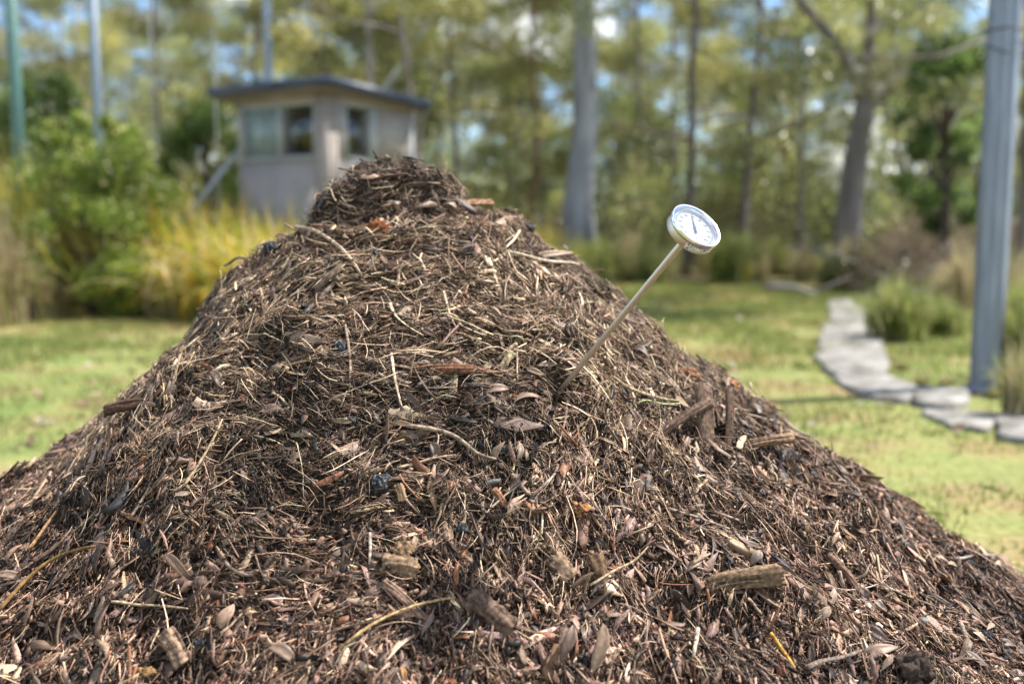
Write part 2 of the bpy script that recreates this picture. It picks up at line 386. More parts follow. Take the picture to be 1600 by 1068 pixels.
def strips(mb, x, y, L, W, Tk, C, nsec=3, sides=4, tilt=.35, align=.5, lift=(0, .012), bend=.25, taper=.35, curl=0):
    k = len(x); T, B, Nn, n = orient(x, y, tilt, align)
    z = np.maximum(hz(x, y), .004); base = np.stack([x, y, z], -1)+n*rng.uniform(*lift, k)[:, None]
    s = np.linspace(-.5, .5, nsec); bl = rng.normal(0, bend, k); bn = rng.normal(0, bend*.6, k)-curl
    secs = []; tap = rng.random((k, 2))**.6; skew = rng.uniform(-.35, .35, k)
    for i, t in enumerate(s):
        c = base+T*(L*t)[:, None]+B*(L*bl*(t*t-.08))[:, None]*1.6+Nn*(L*bn*(t*t-.08))[:, None]*1.6
        if nsec > 3: c = c+B*(L*.015*np.sin(t*9+rng.uniform(0, 6)))[:, None]
        if nsec > 2: wf = (1-(1-taper)*tap[:, 0 if t < 0 else 1]*(abs(t)*2)**.9)*rng.uniform(.82, 1.1, k)
        else: wf = np.where(i == 0, 1-(1-taper)*tap[:, 0], 1-(1-taper)*tap[:, 1])
        for a in range(sides):
            if sides == 4:
                u, v = [(-1, -1), (1, -1), (1, 1), (-1, 1)][a]
                jit = 1+.25*rng.uniform(-1, 1, k)
            else:
                an = a*2*np.pi/sides; u, v = math.cos(an), math.sin(an); jit = 1.
            secs.append(c+B*(u*W*wf*jit*.5)[:, None]+Nn*(v*Tk*.5)[:, None]+T*(u*W*skew*(1 if abs(t) > .4 else 0))[:, None])
    V = np.stack(secs, 1); nv = nsec*sides
    q = []
    for i in range(nsec-1):
        for a in range(sides): q.append((i*sides+a, i*sides+(a+1) % sides, (i+1)*sides+(a+1) % sides, (i+1)*sides+a))
    tr = []
    if sides == 4: q += [(3, 2, 1, 0), tuple((nsec-1)*4+j for j in range(4))]
    else: tr = [(2, 1, 0), tuple((nsec-1)*3+j for j in range(3))]
    off = (np.arange(k)*nv)[:, None, None]
    Q = (np.array(q)[None]+off).reshape(-1, 4); Tt = (np.array(tr)[None]+off).reshape(-1, 3) if tr else None
    mb.add(V.reshape(-1, 3), Q, Tt, np.repeat(C, nv, 0))
def lognorm(m, s, k, lo, hi): return np.clip(m*np.exp(rng.normal(0, s, k)), lo, hi)
def mulch():
    # crumbs of humus
    k = 190000; x, y = sample(k); C = colors(k, [4, 6, 6, 4, 2, .5, .1, 2, 1.4, .8], x, y)
    n = hn(x, y); z = hz(x, y); b = np.stack([x, y, z], -1)+n*rng.uniform(-.003, .013, k)[:, None]
    d = norm(rng.normal(0, 1, (k, 4, 3))); sz = lognorm(.0026, .5, k, .001, .009)
    d[:, 1] = norm(-d[:, 0]+.9*d[:, 1]); V = b[:, None]+d*sz[:, None, None]
    T = (np.array([(0, 1, 2), (0, 3, 1), (0, 2, 3), (1, 3, 2)])[None]+(np.arange(k)*4)[:, None, None]).reshape(-1, 3)
    mb = MB(); mb.add(V, None, T, np.repeat(C, 4, 0)); under_heap(mb, 'soil_crumbs', M['mulch'], 'stuff')
    # slivers
    mb = MB(); k = 200000; x, y = sample(k)
    C = colors(k, [3.6, 4.6, 5, 5, 4.2, 2.8, 1.1, 2.6, 1, .4], x, y); L = lognorm(.0125, .55, k, .003, .045)
    strips(mb, x, y, L, L*rng.uniform(.05, .17, k), L*.05+.0003, C, 2, 3, .19, .42, (0, .012))
    under_heap(mb, 'bark_slivers', M['mulch'], 'stuff')
    # chips
    mb = MB(); k = 52000; x, y = sample(k, .5)
    C = colors(k, [4., 4.6, 4.6, 4.6, 4., 2.4, .7, 3.8, .9, .9], x, y); L = lognorm(.0145, .5, k, .005, .05)
    strips(mb, x, y, L, L*rng.uniform(.14, .36, k), rng.uniform(.0004, .0018, k), C, 3, 4, .14, .42, (.001, .011), bend=.12, taper=.2)
    under_heap(mb, 'bark_chips', M['mulch'], 'stuff')
    # fibres, straw
    mb = MB(); k = 72000; x, y = sample(k, -.55)
    C = colors(k, [.6, 1.5, 2.5, 4, 5, 5, 3.2, 2, .8, 0], x, y); L = lognorm(.024, .5, k, .008, .08)
    strips(mb, x, y, L, rng.uniform(.0004, .0010, k), rng.uniform(.0003, .0007, k), C, 4, 3, .15, .5, (.003, .013), bend=.3)
    k = 9000; x, y = sample(k, -.6); hi = (hz(x, y) > .35) | (rng.random(k) < .5); x = x[hi]; y = y[hi]; k = len(x); C = colors(k, [.2, .6, 1.2, 2.5, 4, 5, 6, 1, .4, 0], x, y); L = lognorm(.048, .45, k, .02, .12)
    strips(mb, x, y, L, rng.uniform(.0009, .0025, k), rng.uniform(.0005, .001, k), C, 6, 3, .12, .5, (.006, .016), bend=.18)
    under_heap(mb, 'straw', M['mulch'], 'stuff')
    # broad pieces: bark flakes and decaying leaves lying in the mix
    mb = MB(); k = 9500; x, y = sample(k, .6)
    C = colors(k, [2, 4, 5, 4, 3, 2, .5, 6, 1, .6], x, y); L = lognorm(.028, .45, k, .012, .075)
    strips(mb, x, y, L, L*rng.uniform(.2, .36, k), rng.uniform(.0003, .0008, k), C, 5, 4, .2, .3, (.005, .013), bend=.2, taper=.1)
    under_heap(mb, 'leaf_fragments', M['mulch'], 'stuff')
    # sticks
    mb = MB(); k = 2600; x, y = sample(k)
    C = colors(k, [.5, 2, 4, 5, 4, 3, 1, 2, .5, .4], x, y); L = lognorm(.045, .45, k, .02, .13)
    w = rng.uniform(.0016, .0042, k); strips(mb, x, y, L, w, w*.9, C, 5, 4, .16, .5, (.005, .014), bend=.14, taper=.5)
    under_heap(mb, 'broken_sticks', M['mulch'], 'stuff')
mulch()

# ------------------------------------------------------------------ single pieces lying on the heap
def surf(px, py, lift=.012):
    p = on_heap(px, py); k = 0
    while p is None and k < 40: k += 1; p = on_heap(px, py+3*k)
    return p
def path_on(pts, lift=.012, n=10):
    lift = lift+.005
    P = [surf(*p[:2]) for p in pts]; P = spline(P, n)
    z = hz(P[:, 0], P[:, 1]); t = P[:, 2]
    P[:, 2] = np.maximum(t, z+lift*.6)+lift*.4
    for _ in range(6): P[1:-1] = P[1:-1]*.4+(P[2:]+P[:-2])*.3
    return P
def pxm(p): return p[1]/FPX
def stick(name, label, pts, wpx, col, m='wood', flat=1., lift=.014, taper=(1, .7), n=12, sides=8, bulge=0, cat='stick', group=None, jitter=.08, stripes=True):
    P = path_on(pts, lift, n); r = wpx/2*pxm(P.mean(0))
    t = np.linspace(0, 1, n); rad = r*(taper[0]+(taper[1]-taper[0])*t)*(1+bulge*np.sin(t*np.pi))
    rad[0] *= .8; rad[-1] *= .7
    C = np.array(col)[None]*rng.uniform(.75, 1.25, (n, 1)) if stripes else np.tile(col, (n, 1))
    mb = MB(); tube(mb, P, rad, sides, C, flat, True, jitter)
    o = mb.build(name, M[m], origin=P[0], smooth=False); return tag(o, label, cat, group)
def leaf_mesh(L, W, curl=.15, fold=.25, twist=.4, col=(.3, .22, .17), nl=9, blunt=1.0):
    t = np.linspace(0, 1, nl); w = W/2*np.sin(np.pi*t**(.85*blunt))**.8; w[0] = W*.03; w[-1] = W*.02
    a = curl*3*(t-.5); x = L*(t-.5); z = -L*curl*((t-.5)**2)*3; y = L*.12*np.sin(t*3+1)
    V = []; C = []
    for i in range(nl):
        tw = twist*(t[i]-.5)
        for u, dz in ((-1, fold), (-.5, fold*.35), (0, 0), (.5, fold*.35), (1, fold)):
            yy = u*w[i]; zz = dz*w[i]
            V.append((x[i], y[i]+yy*math.cos(tw)-zz*math.sin(tw), z[i]+yy*math.sin(tw)+zz*math.cos(tw)))
            k = 1.25 if u == 0 else 1.0
            C.append(np.array(col)*k*random.uniform(.85, 1.15))
    V = np.array(V); n0 = len(V); V2 = V-np.array([0, 0, .0006]); Q = []
    for i in range(nl-1):
        for j in range(4):
            a0 = i*5+j; Q.append((a0, a0+1, a0+6, a0+5)); Q.append((n0+a0, n0+a0+5, n0+a0+6, n0+a0+1))
        Q.append((i*5, (i+1)*5, n0+(i+1)*5, n0+i*5)); Q.append((i*5+4, n0+i*5+4, n0+(i+1)*5+4, (i+1)*5+4))
    mb = MB(); mb.add(np.vstack([V, V2]), Q, None, np.array(C+C)); return mb
def place(o, p, d, n, lift=.006):     # local x along d, local z along n
    n = norm(n); d = norm(d-n*np.dot(d, n)); b = np.cross(n, d)
    Mx = Matrix(((d[0], b[0], n[0]), (d[1], b[1], n[1]), (d[2], b[2], n[2]))).to_4x4()
    o.matrix_world = Matrix.Translation(Vector(p+n*lift)) @ Mx
def two(pa, pb):
    a = surf(*pa); b = surf(*pb); c = (a+b)/2; 
    mid = surf((pa[0]+pb[0])/2, (pa[1]+pb[1])/2); return a, b, (c+mid)/2
def leaf(label, pa, pb, wpx, col, curl=.15, fold=.25, lift=.010, up=.25, blunt=1., name='dry_leaf', cat='dry leaf', twist=.4):
    a, b, c = two(pa, pb); L = np.linalg.norm(b-a); W = wpx*pxm(c)
    col = tuple(np.array(col)*np.array([.80, .70, .62])); mb = leaf_mesh(L, W*.85, curl*1.3, fold*1.2, twist*1.3, col, 11, blunt); o = mb.build(name, M['dryleaf'], smooth=True)
    n = hn(np.array([c[0]]), np.array([c[1]]), .03)[0]; v = norm(np.array([0, 0, CAMZ])-c)
    place(o, c, b-a+n*random.uniform(-.12, .12)*L, norm(n*(1-up)+v*up+np.array([random.uniform(-.25, .25), 0, random.uniform(-.2, .2)])), lift*1.05); return tag(o, label, cat)
def lump(name, label, px, py, w, h, m, col=(.1, .07, .05), cat='lump', seed=1, rough=.28, depth=.8, ang=0, group=None):
    c = surf(px, py); s = pxm(c); mb = MB()
    nu, nv = 34, 22; th = np.linspace(0, np.pi, nv); ph = np.arange(nu)/nu*2*np.pi
    TH_, PH = np.meshgrid(th, ph, indexing='ij'); d = np.stack([np.sin(TH_)*np.cos(PH), np.sin(TH_)*np.sin(PH), np.cos(TH_)], -1)
    q = d*2.2+seed*7.7
    r = 1+rough*(perlin(q[..., 0]+q[..., 2]*.7, q[..., 1]-q[..., 2]*.5, seed)*1.6+.7*perlin(q[..., 0]*2.7+q[..., 2]*2, q[..., 1]*2.7+q[..., 2], seed+3))
    r = np.round(r*6)/6*.7+r*.3+.12*np.abs(perlin(q[..., 0]*5, q[..., 1]*5+q[..., 2]*4, seed+9))
    ca, sa = math.cos(ang), math.sin(ang)
    V = d*r[..., None]*np.array([w/2*s, depth*min(w, h)/2*s, h/2*s])
    V = np.stack([V[..., 0]*ca-V[..., 2]*sa, V[..., 1], V[..., 0]*sa+V[..., 2]*ca], -1).reshape(-1, 3)
    Q = [(i*nu+j, i*nu+(j+1) % nu, (i+1)*nu+(j+1) % nu, (i+1)*nu+j) for i in range(nv-1) for j in range(nu)]
    mb.add(V, Q, None, np.array(col)*rng.uniform(.7, 1.3, (len(V), 1)))
    o = mb.build(name, M[m], loc=c+np.array([0, 0, .004])); return tag(o, label, cat, group)
def slab(name, label, pa, pb, wpx, tpx, col, cat='bark', lift=.01, up=.5, ragged=.25, curve=.12, m='wood', splits=0, rows=22, taper=1.0, group=None):
    """bark slab / split wood: cross-section grid with grain ridges and ragged ends"""
    a, b, c = two(pa, pb); L = np.linalg.norm(b-a); s = pxm(c); W = wpx*s*.92; Tk = tpx*s*.85; lift = lift*1.0+.002
    nc = 13; V = []; C = []
    grain = rng.uniform(-1, 1, nc); gcol = rng.uniform(.65, 1.35, nc); sgn = rng.uniform(-1, 1, (2, nc)); col = np.array(col)*np.array([.95, .86, .78])
    for side in (0, 1):
        for i in range(rows):
            t = i/(rows-1)
            for j in range(nc):
                u = j/(nc-1)*2-1
                xx = L*(t-.5)
                if i == 0: xx += ragged*W*.5*sgn[0, j]
                if i == rows-1: xx += ragged*W*.5*sgn[1, j]
                wv = 1-(1-taper)*t
                yy = u*W/2*wv*(1+.06*math.sin(t*7+1)+(random.uniform(-.14, .1) if abs(u) > .9 else 0))+.03*L*math.sin(t*4)
                top = Tk*(.5*(1-.75*u*u)+.13*grain[j]+.05*random.uniform(-1, 1)+.3*float(perlin(t*3.3+grain[0]*9, u*1.3+grain[1]*7, 4)))
                zz = top if side == 0 else -Tk*.5
                zz += -curve*L*(t-.5)**2*2
                V.append((xx, yy, zz)); C.append(np.array(col)*(.25+.75*gcol[j])*random.uniform(.8, 1.2))
    Q = []; n0 = rows*nc
    for i in range(rows-1):
        for j in range(nc-1):
            p = i*nc+j; Q.append((p, p+1, p+nc+1, p+nc)); Q.append((n0+p, n0+p+nc, n0+p+nc+1, n0+p+1))
        Q.append((i*nc, (i+1)*nc, n0+(i+1)*nc, n0+i*nc)); p = i*nc+nc-1; Q.append((p, n0+p, n0+p+nc, p+nc))
    for j in range(nc-1):
        Q.append((j, n0+j, n0+j+1, j+1)); p = (rows-1)*nc+j; Q.append((p, p+1, n0+p+1, n0+p))
    mb = MB(); mb.add(np.array(V), Q, None, np.array(C)); o = mb.build(name, M[m])
    n = hn(np.array([c[0]]), np.array([c[1]]), .03)[0]; v = norm(np.array([0, 0, CAMZ])-c)
    place(o, c, b-a, norm(n*(1-up)+v*up), lift); return tag(o, label, cat, group)

BR = (.13, .09, .065); DK = (.06, .04, .03); TAN = (.30, .215, .14); PALE = (.48, .38, .26); GRY = (.22, .17, .14); PINK = (.30, .22, .185)
OCH = (.40, .22, .06); RED = (.13, .055, .032)
# wood and bark
slab('bark_slab', 'upright thick grey-brown bark slab on the right slope below the thermometer', (1092, 630), (1100, 738), 30, 12, (.17, .12, .092), up=.75)
slab('bark_slab', 'narrow dark upright bark strip just right of the thick upright slab', (1128, 640), (1134, 742), 14, 9, (.12, .085, .065), up=.7)
slab('bark_slab', 'dark bark piece leaning diagonally against the thick upright slab', (1022, 690), (1078, 648), 17, 7, (.13, .09, .07), up=.6)
slab('wood_chunk', 'pale tan stubby wood chunk lying level right of the upright bark slabs', (1138, 703), (1212, 695), 17, 14, (.25, .17, .115), cat='wood piece', up=.6)
slab('log_piece', 'thick mottled brown log piece at the lower right of the heap', (1085, 920), (1200, 905), 38, 32, (.22, .155, .10), cat='log', up=.5, curve=.05)
slab('wood_block', 'square-cut grey-brown wood block near the lower left corner', (262, 992), (288, 1036), 34, 22, (.24, .175, .13), cat='wood block', up=.75, ragged=.05, curve=0, lift=.016)
slab('bark_slab', 'long flat reddish-brown bark strip under the straw left of the thermometer foot', (628, 585), (738, 578), 17, 8, (.16, .085, .052), up=.7)
slab('bark_slab', 'tapering brown bark wedge standing on end low in the middle', (930, 870), (948, 950), 26, 10, (.17, .115, .07), up=.75, taper=.6)
slab('bark_slab', 'square weathered bark flake just left of the standing bark wedge', (862, 870), (892, 905), 32, 7, (.25, .18, .125), up=.6)
slab('bark_slab', 'forked pale pinkish root wood at the lower centre', (598, 912), (688, 996), 17, 14, (.26, .18, .14), cat='root', up=.6)
slab('bark_slab', 'big rotten brown wood lump at the lower centre right of the forked root', (730, 935), (800, 985), 44, 28, (.13, .092, .07), cat='rotten wood', up=.5)
slab('bark_slab', 'fan-shaped frayed bark on a straw knot left of centre low on the heap', (622, 872), (640, 850), 34, 16, (.24, .165, .10), cat='bark', up=.6)
slab('bark_slab', 'cracked brown chunk of bark sitting over the hollow below the level straw', (596, 882), (652, 888), 34, 22, (.22, .16, .105), cat='bark', up=.5)
slab('burnt_stump', 'dark charred stump end at the bottom edge on the right', (1405, 1050), (1445, 1038), 50, 34, (.06, .045, .038), cat='burnt wood', up=.6, ragged=.1)
slab('bark_slab', 'orange-brown bark strip jutting up right of the top knob', (708, 334), (760, 312), 11, 5, (.28, .17, .11), up=.3, curve=0, lift=.02)
slab('wood_chip', 'broad pale wood chip above left of the thermometer foot', (784, 578), (800, 552), 14, 5, (.5, .42, .28), cat='wood chip', up=.8)
slab('wood_chip', 'bright splinter lying just above the broad pale wood chip', (778, 562), (806, 537), 5, 3, (.55, .46, .32), cat='wood chip', up=.8)
slab('wood_chip', 'small oval brown wood chip right of the big grey charcoal lump', (622, 758), (630, 784), 16, 8, (.30, .21, .13), cat='wood chip', up=.7)
slab('wood_chip', 'reddish wood chip below the straight stick in the centre', (772, 768), (792, 792), 12, 5, (.28, .15, .09), cat='wood chip', up=.7)
slab('bark_slab', 'dark brown bark strip running down the upper left flank', (190, 650), (262, 620), 20, 9, (.10, .062, .045), up=.6)
slab('bark_slab', 'grey bark strip pointing down the slope left of centre', (495, 455), (535, 418), 12, 6, (.2, .15, .12), up=.6)
slab('bark_slab', 'long ragged dark bark strip above the pale leaf on the lower right', (1290, 870), (1350, 935), 14, 9, (.17, .11, .08), up=.5)
slab('bark_slab', 'flat grey bark slip standing at the bottom centre beside the oval leaf', (885, 985), (870, 1060), 22, 7, (.22, .16, .13), up=.7)
slab('bark_slab', 'brown split stick with a dark side at the bottom centre', (852, 1060), (872, 1010), 16, 14, (.2, .13, .08), up=.6)
slab('splinter', 'clean pale grey splinter near the lower right corner', (1498, 980), (1518, 1026), 7, 4, (.42, .37, .31), cat='splinter', up=.8)
# sticks, straw
def S(label, pts, w, col, **k): return stick(k.pop('name', 'stick'), label, pts, w, col, **k)
S('arching bent grey twig with peeling bark in the centre of the heap', [(635, 686), (690, 684), (728, 706), (742, 730), (775, 738)], 8, (.24, .18, .13), name='twig', cat='twig', lift=.02)
S('straight tan stick just under the arching twig in the centre', [(620, 745), (668, 733), (712, 722)], 5, (.36, .25, .17))
S('long thin upright pale straw left of centre under the reddish bark', [(612, 570), (617, 610), (629, 660)], 5, PALE, name='straw_stalk', cat='straw', flat=.5, lift=.02)
S('long tan reed lying diagonally on the left slope', [(288, 778), (318, 728), (348, 672)], 6, (.44, .32, .19), name='straw_stalk', cat='straw', flat=.5, lift=.02)
S('bright ochre stalk poking up at the bottom edge on the right', [(1203, 1012), (1222, 1040), (1241, 1068)], 7, (.52, .28, .06), name='reed_stalk', cat='stalk', lift=.025, jitter=.02, stripes=False)
S('long golden cane lying across the lower centre', [(530, 1036), (590, 992), (650, 970), (710, 956)], 6, (.44, .30, .14), lift=.022, name='cane', cat='cane')
S('arched dark ochre reed at the lower left edge', [(0, 978), (50, 925), (100, 893), (150, 879)], 7, (.20, .115, .04), name='reed_stalk', cat='reed', lift=.025)
S('tan splinter stick crossing the standing bark wedge', [(922, 942), (965, 912), (1012, 884)], 5, (.42, .31, .19), lift=.025)
S('pale curved stalk running right of the thermometer foot', [(958, 604), (1005, 628), (1062, 642)], 6, (.36, .27, .17), lift=.02, name='straw_stalk', cat='straw')
S('light green thin stem ending at the thick upright slab', [(994, 650), (1015, 643), (1062, 645)], 3, (.38, .42, .22), lift=.02, name='green_stem', cat='stem')
S('pale arched stalk near the top left of the heap', [(462, 366), (505, 378), (535, 402), (566, 450)], 7, (.36, .27, .19), lift=.02, name='twig', cat='twig')
S('dark stick lying under the pale arched stalk', [(498, 482), (515, 462), (536, 440)], 8, (.19, .14, .11), lift=.012)
S('short stub stick above the right hand ring of bark', [(1168, 950), (1190, 975)], 6, (.36, .25, .17))
S('long thin light stick lying level right of centre below the slabs', [(1045, 808), (1085, 815), (1140, 838)], 5, (.36, .27, .2))
S('forked stick leaning right in the centre', [(832, 790), (856, 765), (872, 742)], 6, (.30, .21, .16), name='twig', cat='twig')
S('left prong of the small stick pair in the centre', [(800, 755), (812, 770), (828, 790)], 8, (.27, .19, .14), name='twig', cat='twig')
S('slim brown twig hanging down the middle of the slope right of centre', [(887, 640), (884, 670), (874, 706)], 5, (.22, .15, .11), name='twig', cat='twig')
S('thin upright straw high on the heap above centre', [(693, 465), (700, 498), (714, 526)], 4, PALE, name='straw_stalk', cat='straw', flat=.5)
S('curled pale bark curl high on the heap left of the thin upright straw', [(610, 490), (614, 512), (640, 532), (662, 540)], 6, (.5, .41, .27), name='bark_curl', cat='bark curl', flat=.4, lift=.02)
S('long pale stalk across the upper right slope', [(790, 408), (850, 424), (905, 428)], 6, (.46, .37, .27), name='straw_stalk', cat='straw', lift=.02)
S('thin wiry stem trailing down the right slope', [(1340, 865), (1352, 905), (1390, 940), (1470, 968)], 3, (.26, .2, .15), name='wiry_stem', cat='stem', lift=.02)
S('second wiry stem trailing beside it down the right slope', [(1345, 890), (1380, 932), (1425, 962)], 3, (.3, .23, .15), name='wiry_stem', cat='stem', lift=.016)
S('grey bent stick on the far right slope', [(1490, 888), (1520, 880), (1562, 878)], 5, (.3, .25, .21), lift=.02)
S('orange-brown straight twig on the lower left flank', [(45, 875), (68, 842), (92, 812)], 6, (.34, .19, .09), lift=.02, name='twig', cat='twig')
S('grey-brown broken stick beside the orange-brown twig', [(52, 893), (72, 878), (92, 860)], 10, (.15, .1, .075), lift=.016)
S('slim brown stick on the left flank near the diagonal reed', [(205, 820), (222, 792), (240, 760)], 5, (.25, .18, .13))
S('level thin cane on the lower left below the hollow', [(175, 961), (230, 963), (300, 970)], 5, (.42, .31, .2), lift=.02, name='cane', cat='cane')
S('short tan stick in the lower left beside the wood block', [(345, 1002), (370, 980), (392, 962)], 5, (.42, .31, .2))
S('thick dark root end at the bottom edge left of the burnt stump', [(1262, 1064), (1290, 1048), (1345, 1036)], 11, (.2, .15, .12), name='root', cat='root', flat=.7, lift=.02)
S('twig poking out of the left silhouette near the shoulder', [(352, 404), (372, 412), (392, 432)], 5, (.25, .18, .13), lift=.03, name='twig', cat='twig')
tq = surf(590, 250); mb = MB(); tube(mb, [tq+np.array(v) for v in ((.004, 0, -.02), (0, 0, .004), (-.004, 0, .014), (-.009, 0, .022))], [.0028, .0026, .002, .0014], 7, DK); tag(mb.build('twig', M['wood'], origin=tq), 'tiny dark tip sticking up from the very top of the heap', 'twig')
S('thin straw with dark knots left of centre, upright', [(540, 520), (548, 575), (546, 625)], 5, (.3, .21, .15), name='straw_stalk', cat='straw')
S('small grey upright stick low in the centre left of the bark chunk', [(578, 846), (579, 870), (577, 896)], 6, (.36, .28, .21))
S('white knobbly short stick at the bottom right of centre', [(1090, 1000), (1087, 1022), (1083, 1048)], 8, (.52, .44, .33), lift=.02)
S('dark stick end with a cut face right of centre', [(1012, 758), (1011, 772), (1010, 785)], 9, (.1, .09, .085), lift=.02)
S('long pale twig on the right slope pointing at the lawn', [(1213, 660), (1240, 672), (1272, 692)], 6, (.42, .34, .27), lift=.018)
S('short white straw upright against the lawn on the right silhouette', [(1170, 604), (1172, 616), (1173, 628)], 5, (.52, .42, .28), lift=.03, name='straw_stalk', cat='straw')
# leaves
leaf('pointed oval pinkish-grey leaf standing upright at the bottom centre', (939, 984), (934, 1046), 27, (.34, .255, .20), up=.85, curl=.05, fold=.2, lift=.03)
leaf('broad brown leaf curled beside the upright oval leaf at the bottom centre', (893, 982), (884, 1040), 24, (.25, .18, .14), up=.8, lift=.03)
leaf('brown curled leaf bending over the hollow on the lower left', (262, 877), (306, 906), 20, (.22, .155, .12), up=.7, curl=.3, lift=.02)
leaf('large pinkish leaf above the wood block on the lower left', (350, 985), (362, 945), 26, (.36, .27, .22), up=.7, lift=.02)
leaf('dark reddish-brown long leaf left of the thick upright slab', (973, 650), (1012, 684), 15, (.13, .075, .055), up=.7)
leaf('pinkish leaf lying near the thermometer foot', (757, 620), (796, 604), 17, (.34, .25, .22), up=.7)
leaf('slim dark leaf in the shade under the reddish bark strip', (625, 620), (668, 640), 14, (.15, .105, .09), up=.6)
leaf('speckled pale leaf lying level left of the arching twig', (608, 668), (652, 662), 11, (.42, .32, .22), up=.7)
leaf('small white crumpled leaf right of the arching twig', (806, 695), (812, 722), 12, (.55, .47, .38), up=.8)
leaf('folded pale leaf under the arching twig', (672, 696), (690, 720), 20, (.34, .26, .21), up=.7, fold=.5)
leaf('small white triangular leaf above the log piece', (1186, 862), (1178, 884), 20, (.56, .47, .41), up=.85, lift=.02)
leaf('round pale oval leaf near the lower right corner', (1293, 952), (1278, 970), 20, (.46, .36, .3), up=.9, blunt=.9)
leaf('round speckled leaf on the lower right slope', (1288, 932), (1294, 948), 16, (.36, .28, .25), up=.85)
leaf('dark glossy long leaf at the right above the log piece', (1198, 886), (1250, 902), 17, (.16, .11, .09), up=.7, curl=.25)
leaf('light curled leaf beside the wiry stems on the right', (1340, 920), (1356, 936), 18, (.36, .28, .23), up=.8)
leaf('crumpled white leaf at the far right lower slope', (1362, 942), (1378, 950), 14, (.55, .48, .42), up=.8)
leaf('curled black bark ring at the standing bark wedge', (922, 846), (950, 862), 10, (.05, .035, .028), up=.6, curl=.45, name='bark_curl', cat='bark curl', lift=.02)
leaf('grey rounded leaf at the bottom left of centre', (420, 1022), (468, 1030), 26, (.28, .21, .17), up=.7)
leaf('thin ochre leaf at the bottom edge in the centre', (626, 1042), (640, 1068), 12, (.5, .3, .15), up=.8)
leaf('grey-brown leaf in the left corner on the flank', (5, 912), (52, 902), 17, (.34, .27, .22), up=.7)
leaf('orange leaf scrap on the left slope', (222, 722), (232, 714), 10, (.42, .17, .06), up=.8)
leaf('orange leaf scrap on the right silhouette beside the lawn', (1134, 601), (1146, 610), 10, (.65, .24, .05), up=.6, lift=.02)
leaf('small dark bracket of bark sticking from the right shoulder', (866, 378), (884, 402), 9, (.04, .03, .028), up=.3, lift=.02, name='bark_curl', cat='bark curl')
leaf('long grey-brown leaf on the upper middle slope', (655, 520), (680, 524), 13, (.2, .14, .12), up=.7)
leaf('pale broken leaf on the right shoulder', (838, 410), (868, 404), 13, (.46, .37, .31), up=.6)
leaf('tan leaf on the left shoulder of the heap', (430, 350), (455, 340), 12, (.3, .22, .16), up=.5)
leaf('dark leaf spread right of the upright slabs low down', (1350, 1040), (1395, 1010), 26, (.3, .23, .2), up=.6, curl=.25)
leaf('grey curled leaf left of the burnt stump', (1340, 985), (1395, 1005), 22, (.3, .23, .2), up=.6, curl=.3)
# lumps
lump('charcoal_lump', 'large cracked grey charcoal lump left of centre', 594, 762, 36, 32, 'char', cat='charcoal', seed=2, rough=.35)
lump('charcoal_lump', 'grey-black charcoal lump high left of centre beside a rusty leaf', 532, 551, 24, 28, 'char', cat='charcoal', seed=5, rough=.3)
lump('charcoal_lump', 'light grey charcoal pebble left of the speckled pale leaf', 546, 661, 22, 14, 'char', cat='charcoal', seed=8)
lump('charcoal_lump', 'black charcoal piece beside the bent twig in the centre', 722, 682, 24, 12, 'char', cat='charcoal', seed=9)
lump('charcoal_lump', 'charcoal cube right of the arching twig', 792, 708, 16, 14, 'char', cat='charcoal', seed=11)
lump('charcoal_lump', 'crumbly grey charcoal just above the charcoal cube', 756, 697, 18, 16, 'char', cat='charcoal', seed=12, rough=.4)
lump('charcoal_lump', 'smooth black charcoal lump near the right edge', 1543, 998, 20, 16, 'char', cat='charcoal', seed=14)
lump('charcoal_lump', 'upright black charcoal knob low in the centre', 722, 832, 18, 22, 'char', cat='charcoal', seed=15)
lump('charcoal_lump', 'round black lump on the right shoulder skyline', 824, 346, 22, 14, 'char', cat='charcoal', seed=16)
lump('charcoal_lump', 'dark lump on the left shoulder of the heap', 425, 391, 26, 20, 'char', cat='charcoal', seed=17)
lump('charcoal_lump', 'long black charcoal stick on the centre left', 530, 739, 28, 11, 'char', cat='charcoal', seed=18, ang=.5)
lump('charcoal_lump', 'grey charcoal at the lower left beside the wood block', 318, 1010, 28, 20, 'char', cat='charcoal', seed=19)
lump('pebble', 'smooth pale grey pebble on the lower right slope', 1441, 973, 19, 12, 'stone', cat='pebble', seed=21, rough=.06)
lump('gum_nut', 'round brown gum nut under the curled leaf on the lower left', 314, 915, 24, 24, 'wood', (.16, .105, .08), cat='gum nut', seed=22, rough=.12)
lump('rusty_clod', 'rust-red rotten clod high on the heap', 592, 362, 34, 26, 'wood', (.2, .065, .022), cat='clod', seed=23, rough=.5)
lump('rusty_clod', 'orange-brown crumbly clod right of centre', 905, 800, 32, 22, 'wood', (.3, .14, .06), cat='clod', seed=24, rough=.6)
lump('rusty_clod', 'orange flecked clod at the lower left bottom edge', 228, 1055, 34, 18, 'wood', (.3, .17, .07), cat='clod', seed=25, rough=.6)
lump('rusty_clod', 'dull orange clod on the right slope below the silhouette', 1075, 590, 30, 22, 'wood', (.22, .11, .06), cat='clod', seed=26, rough=.5)

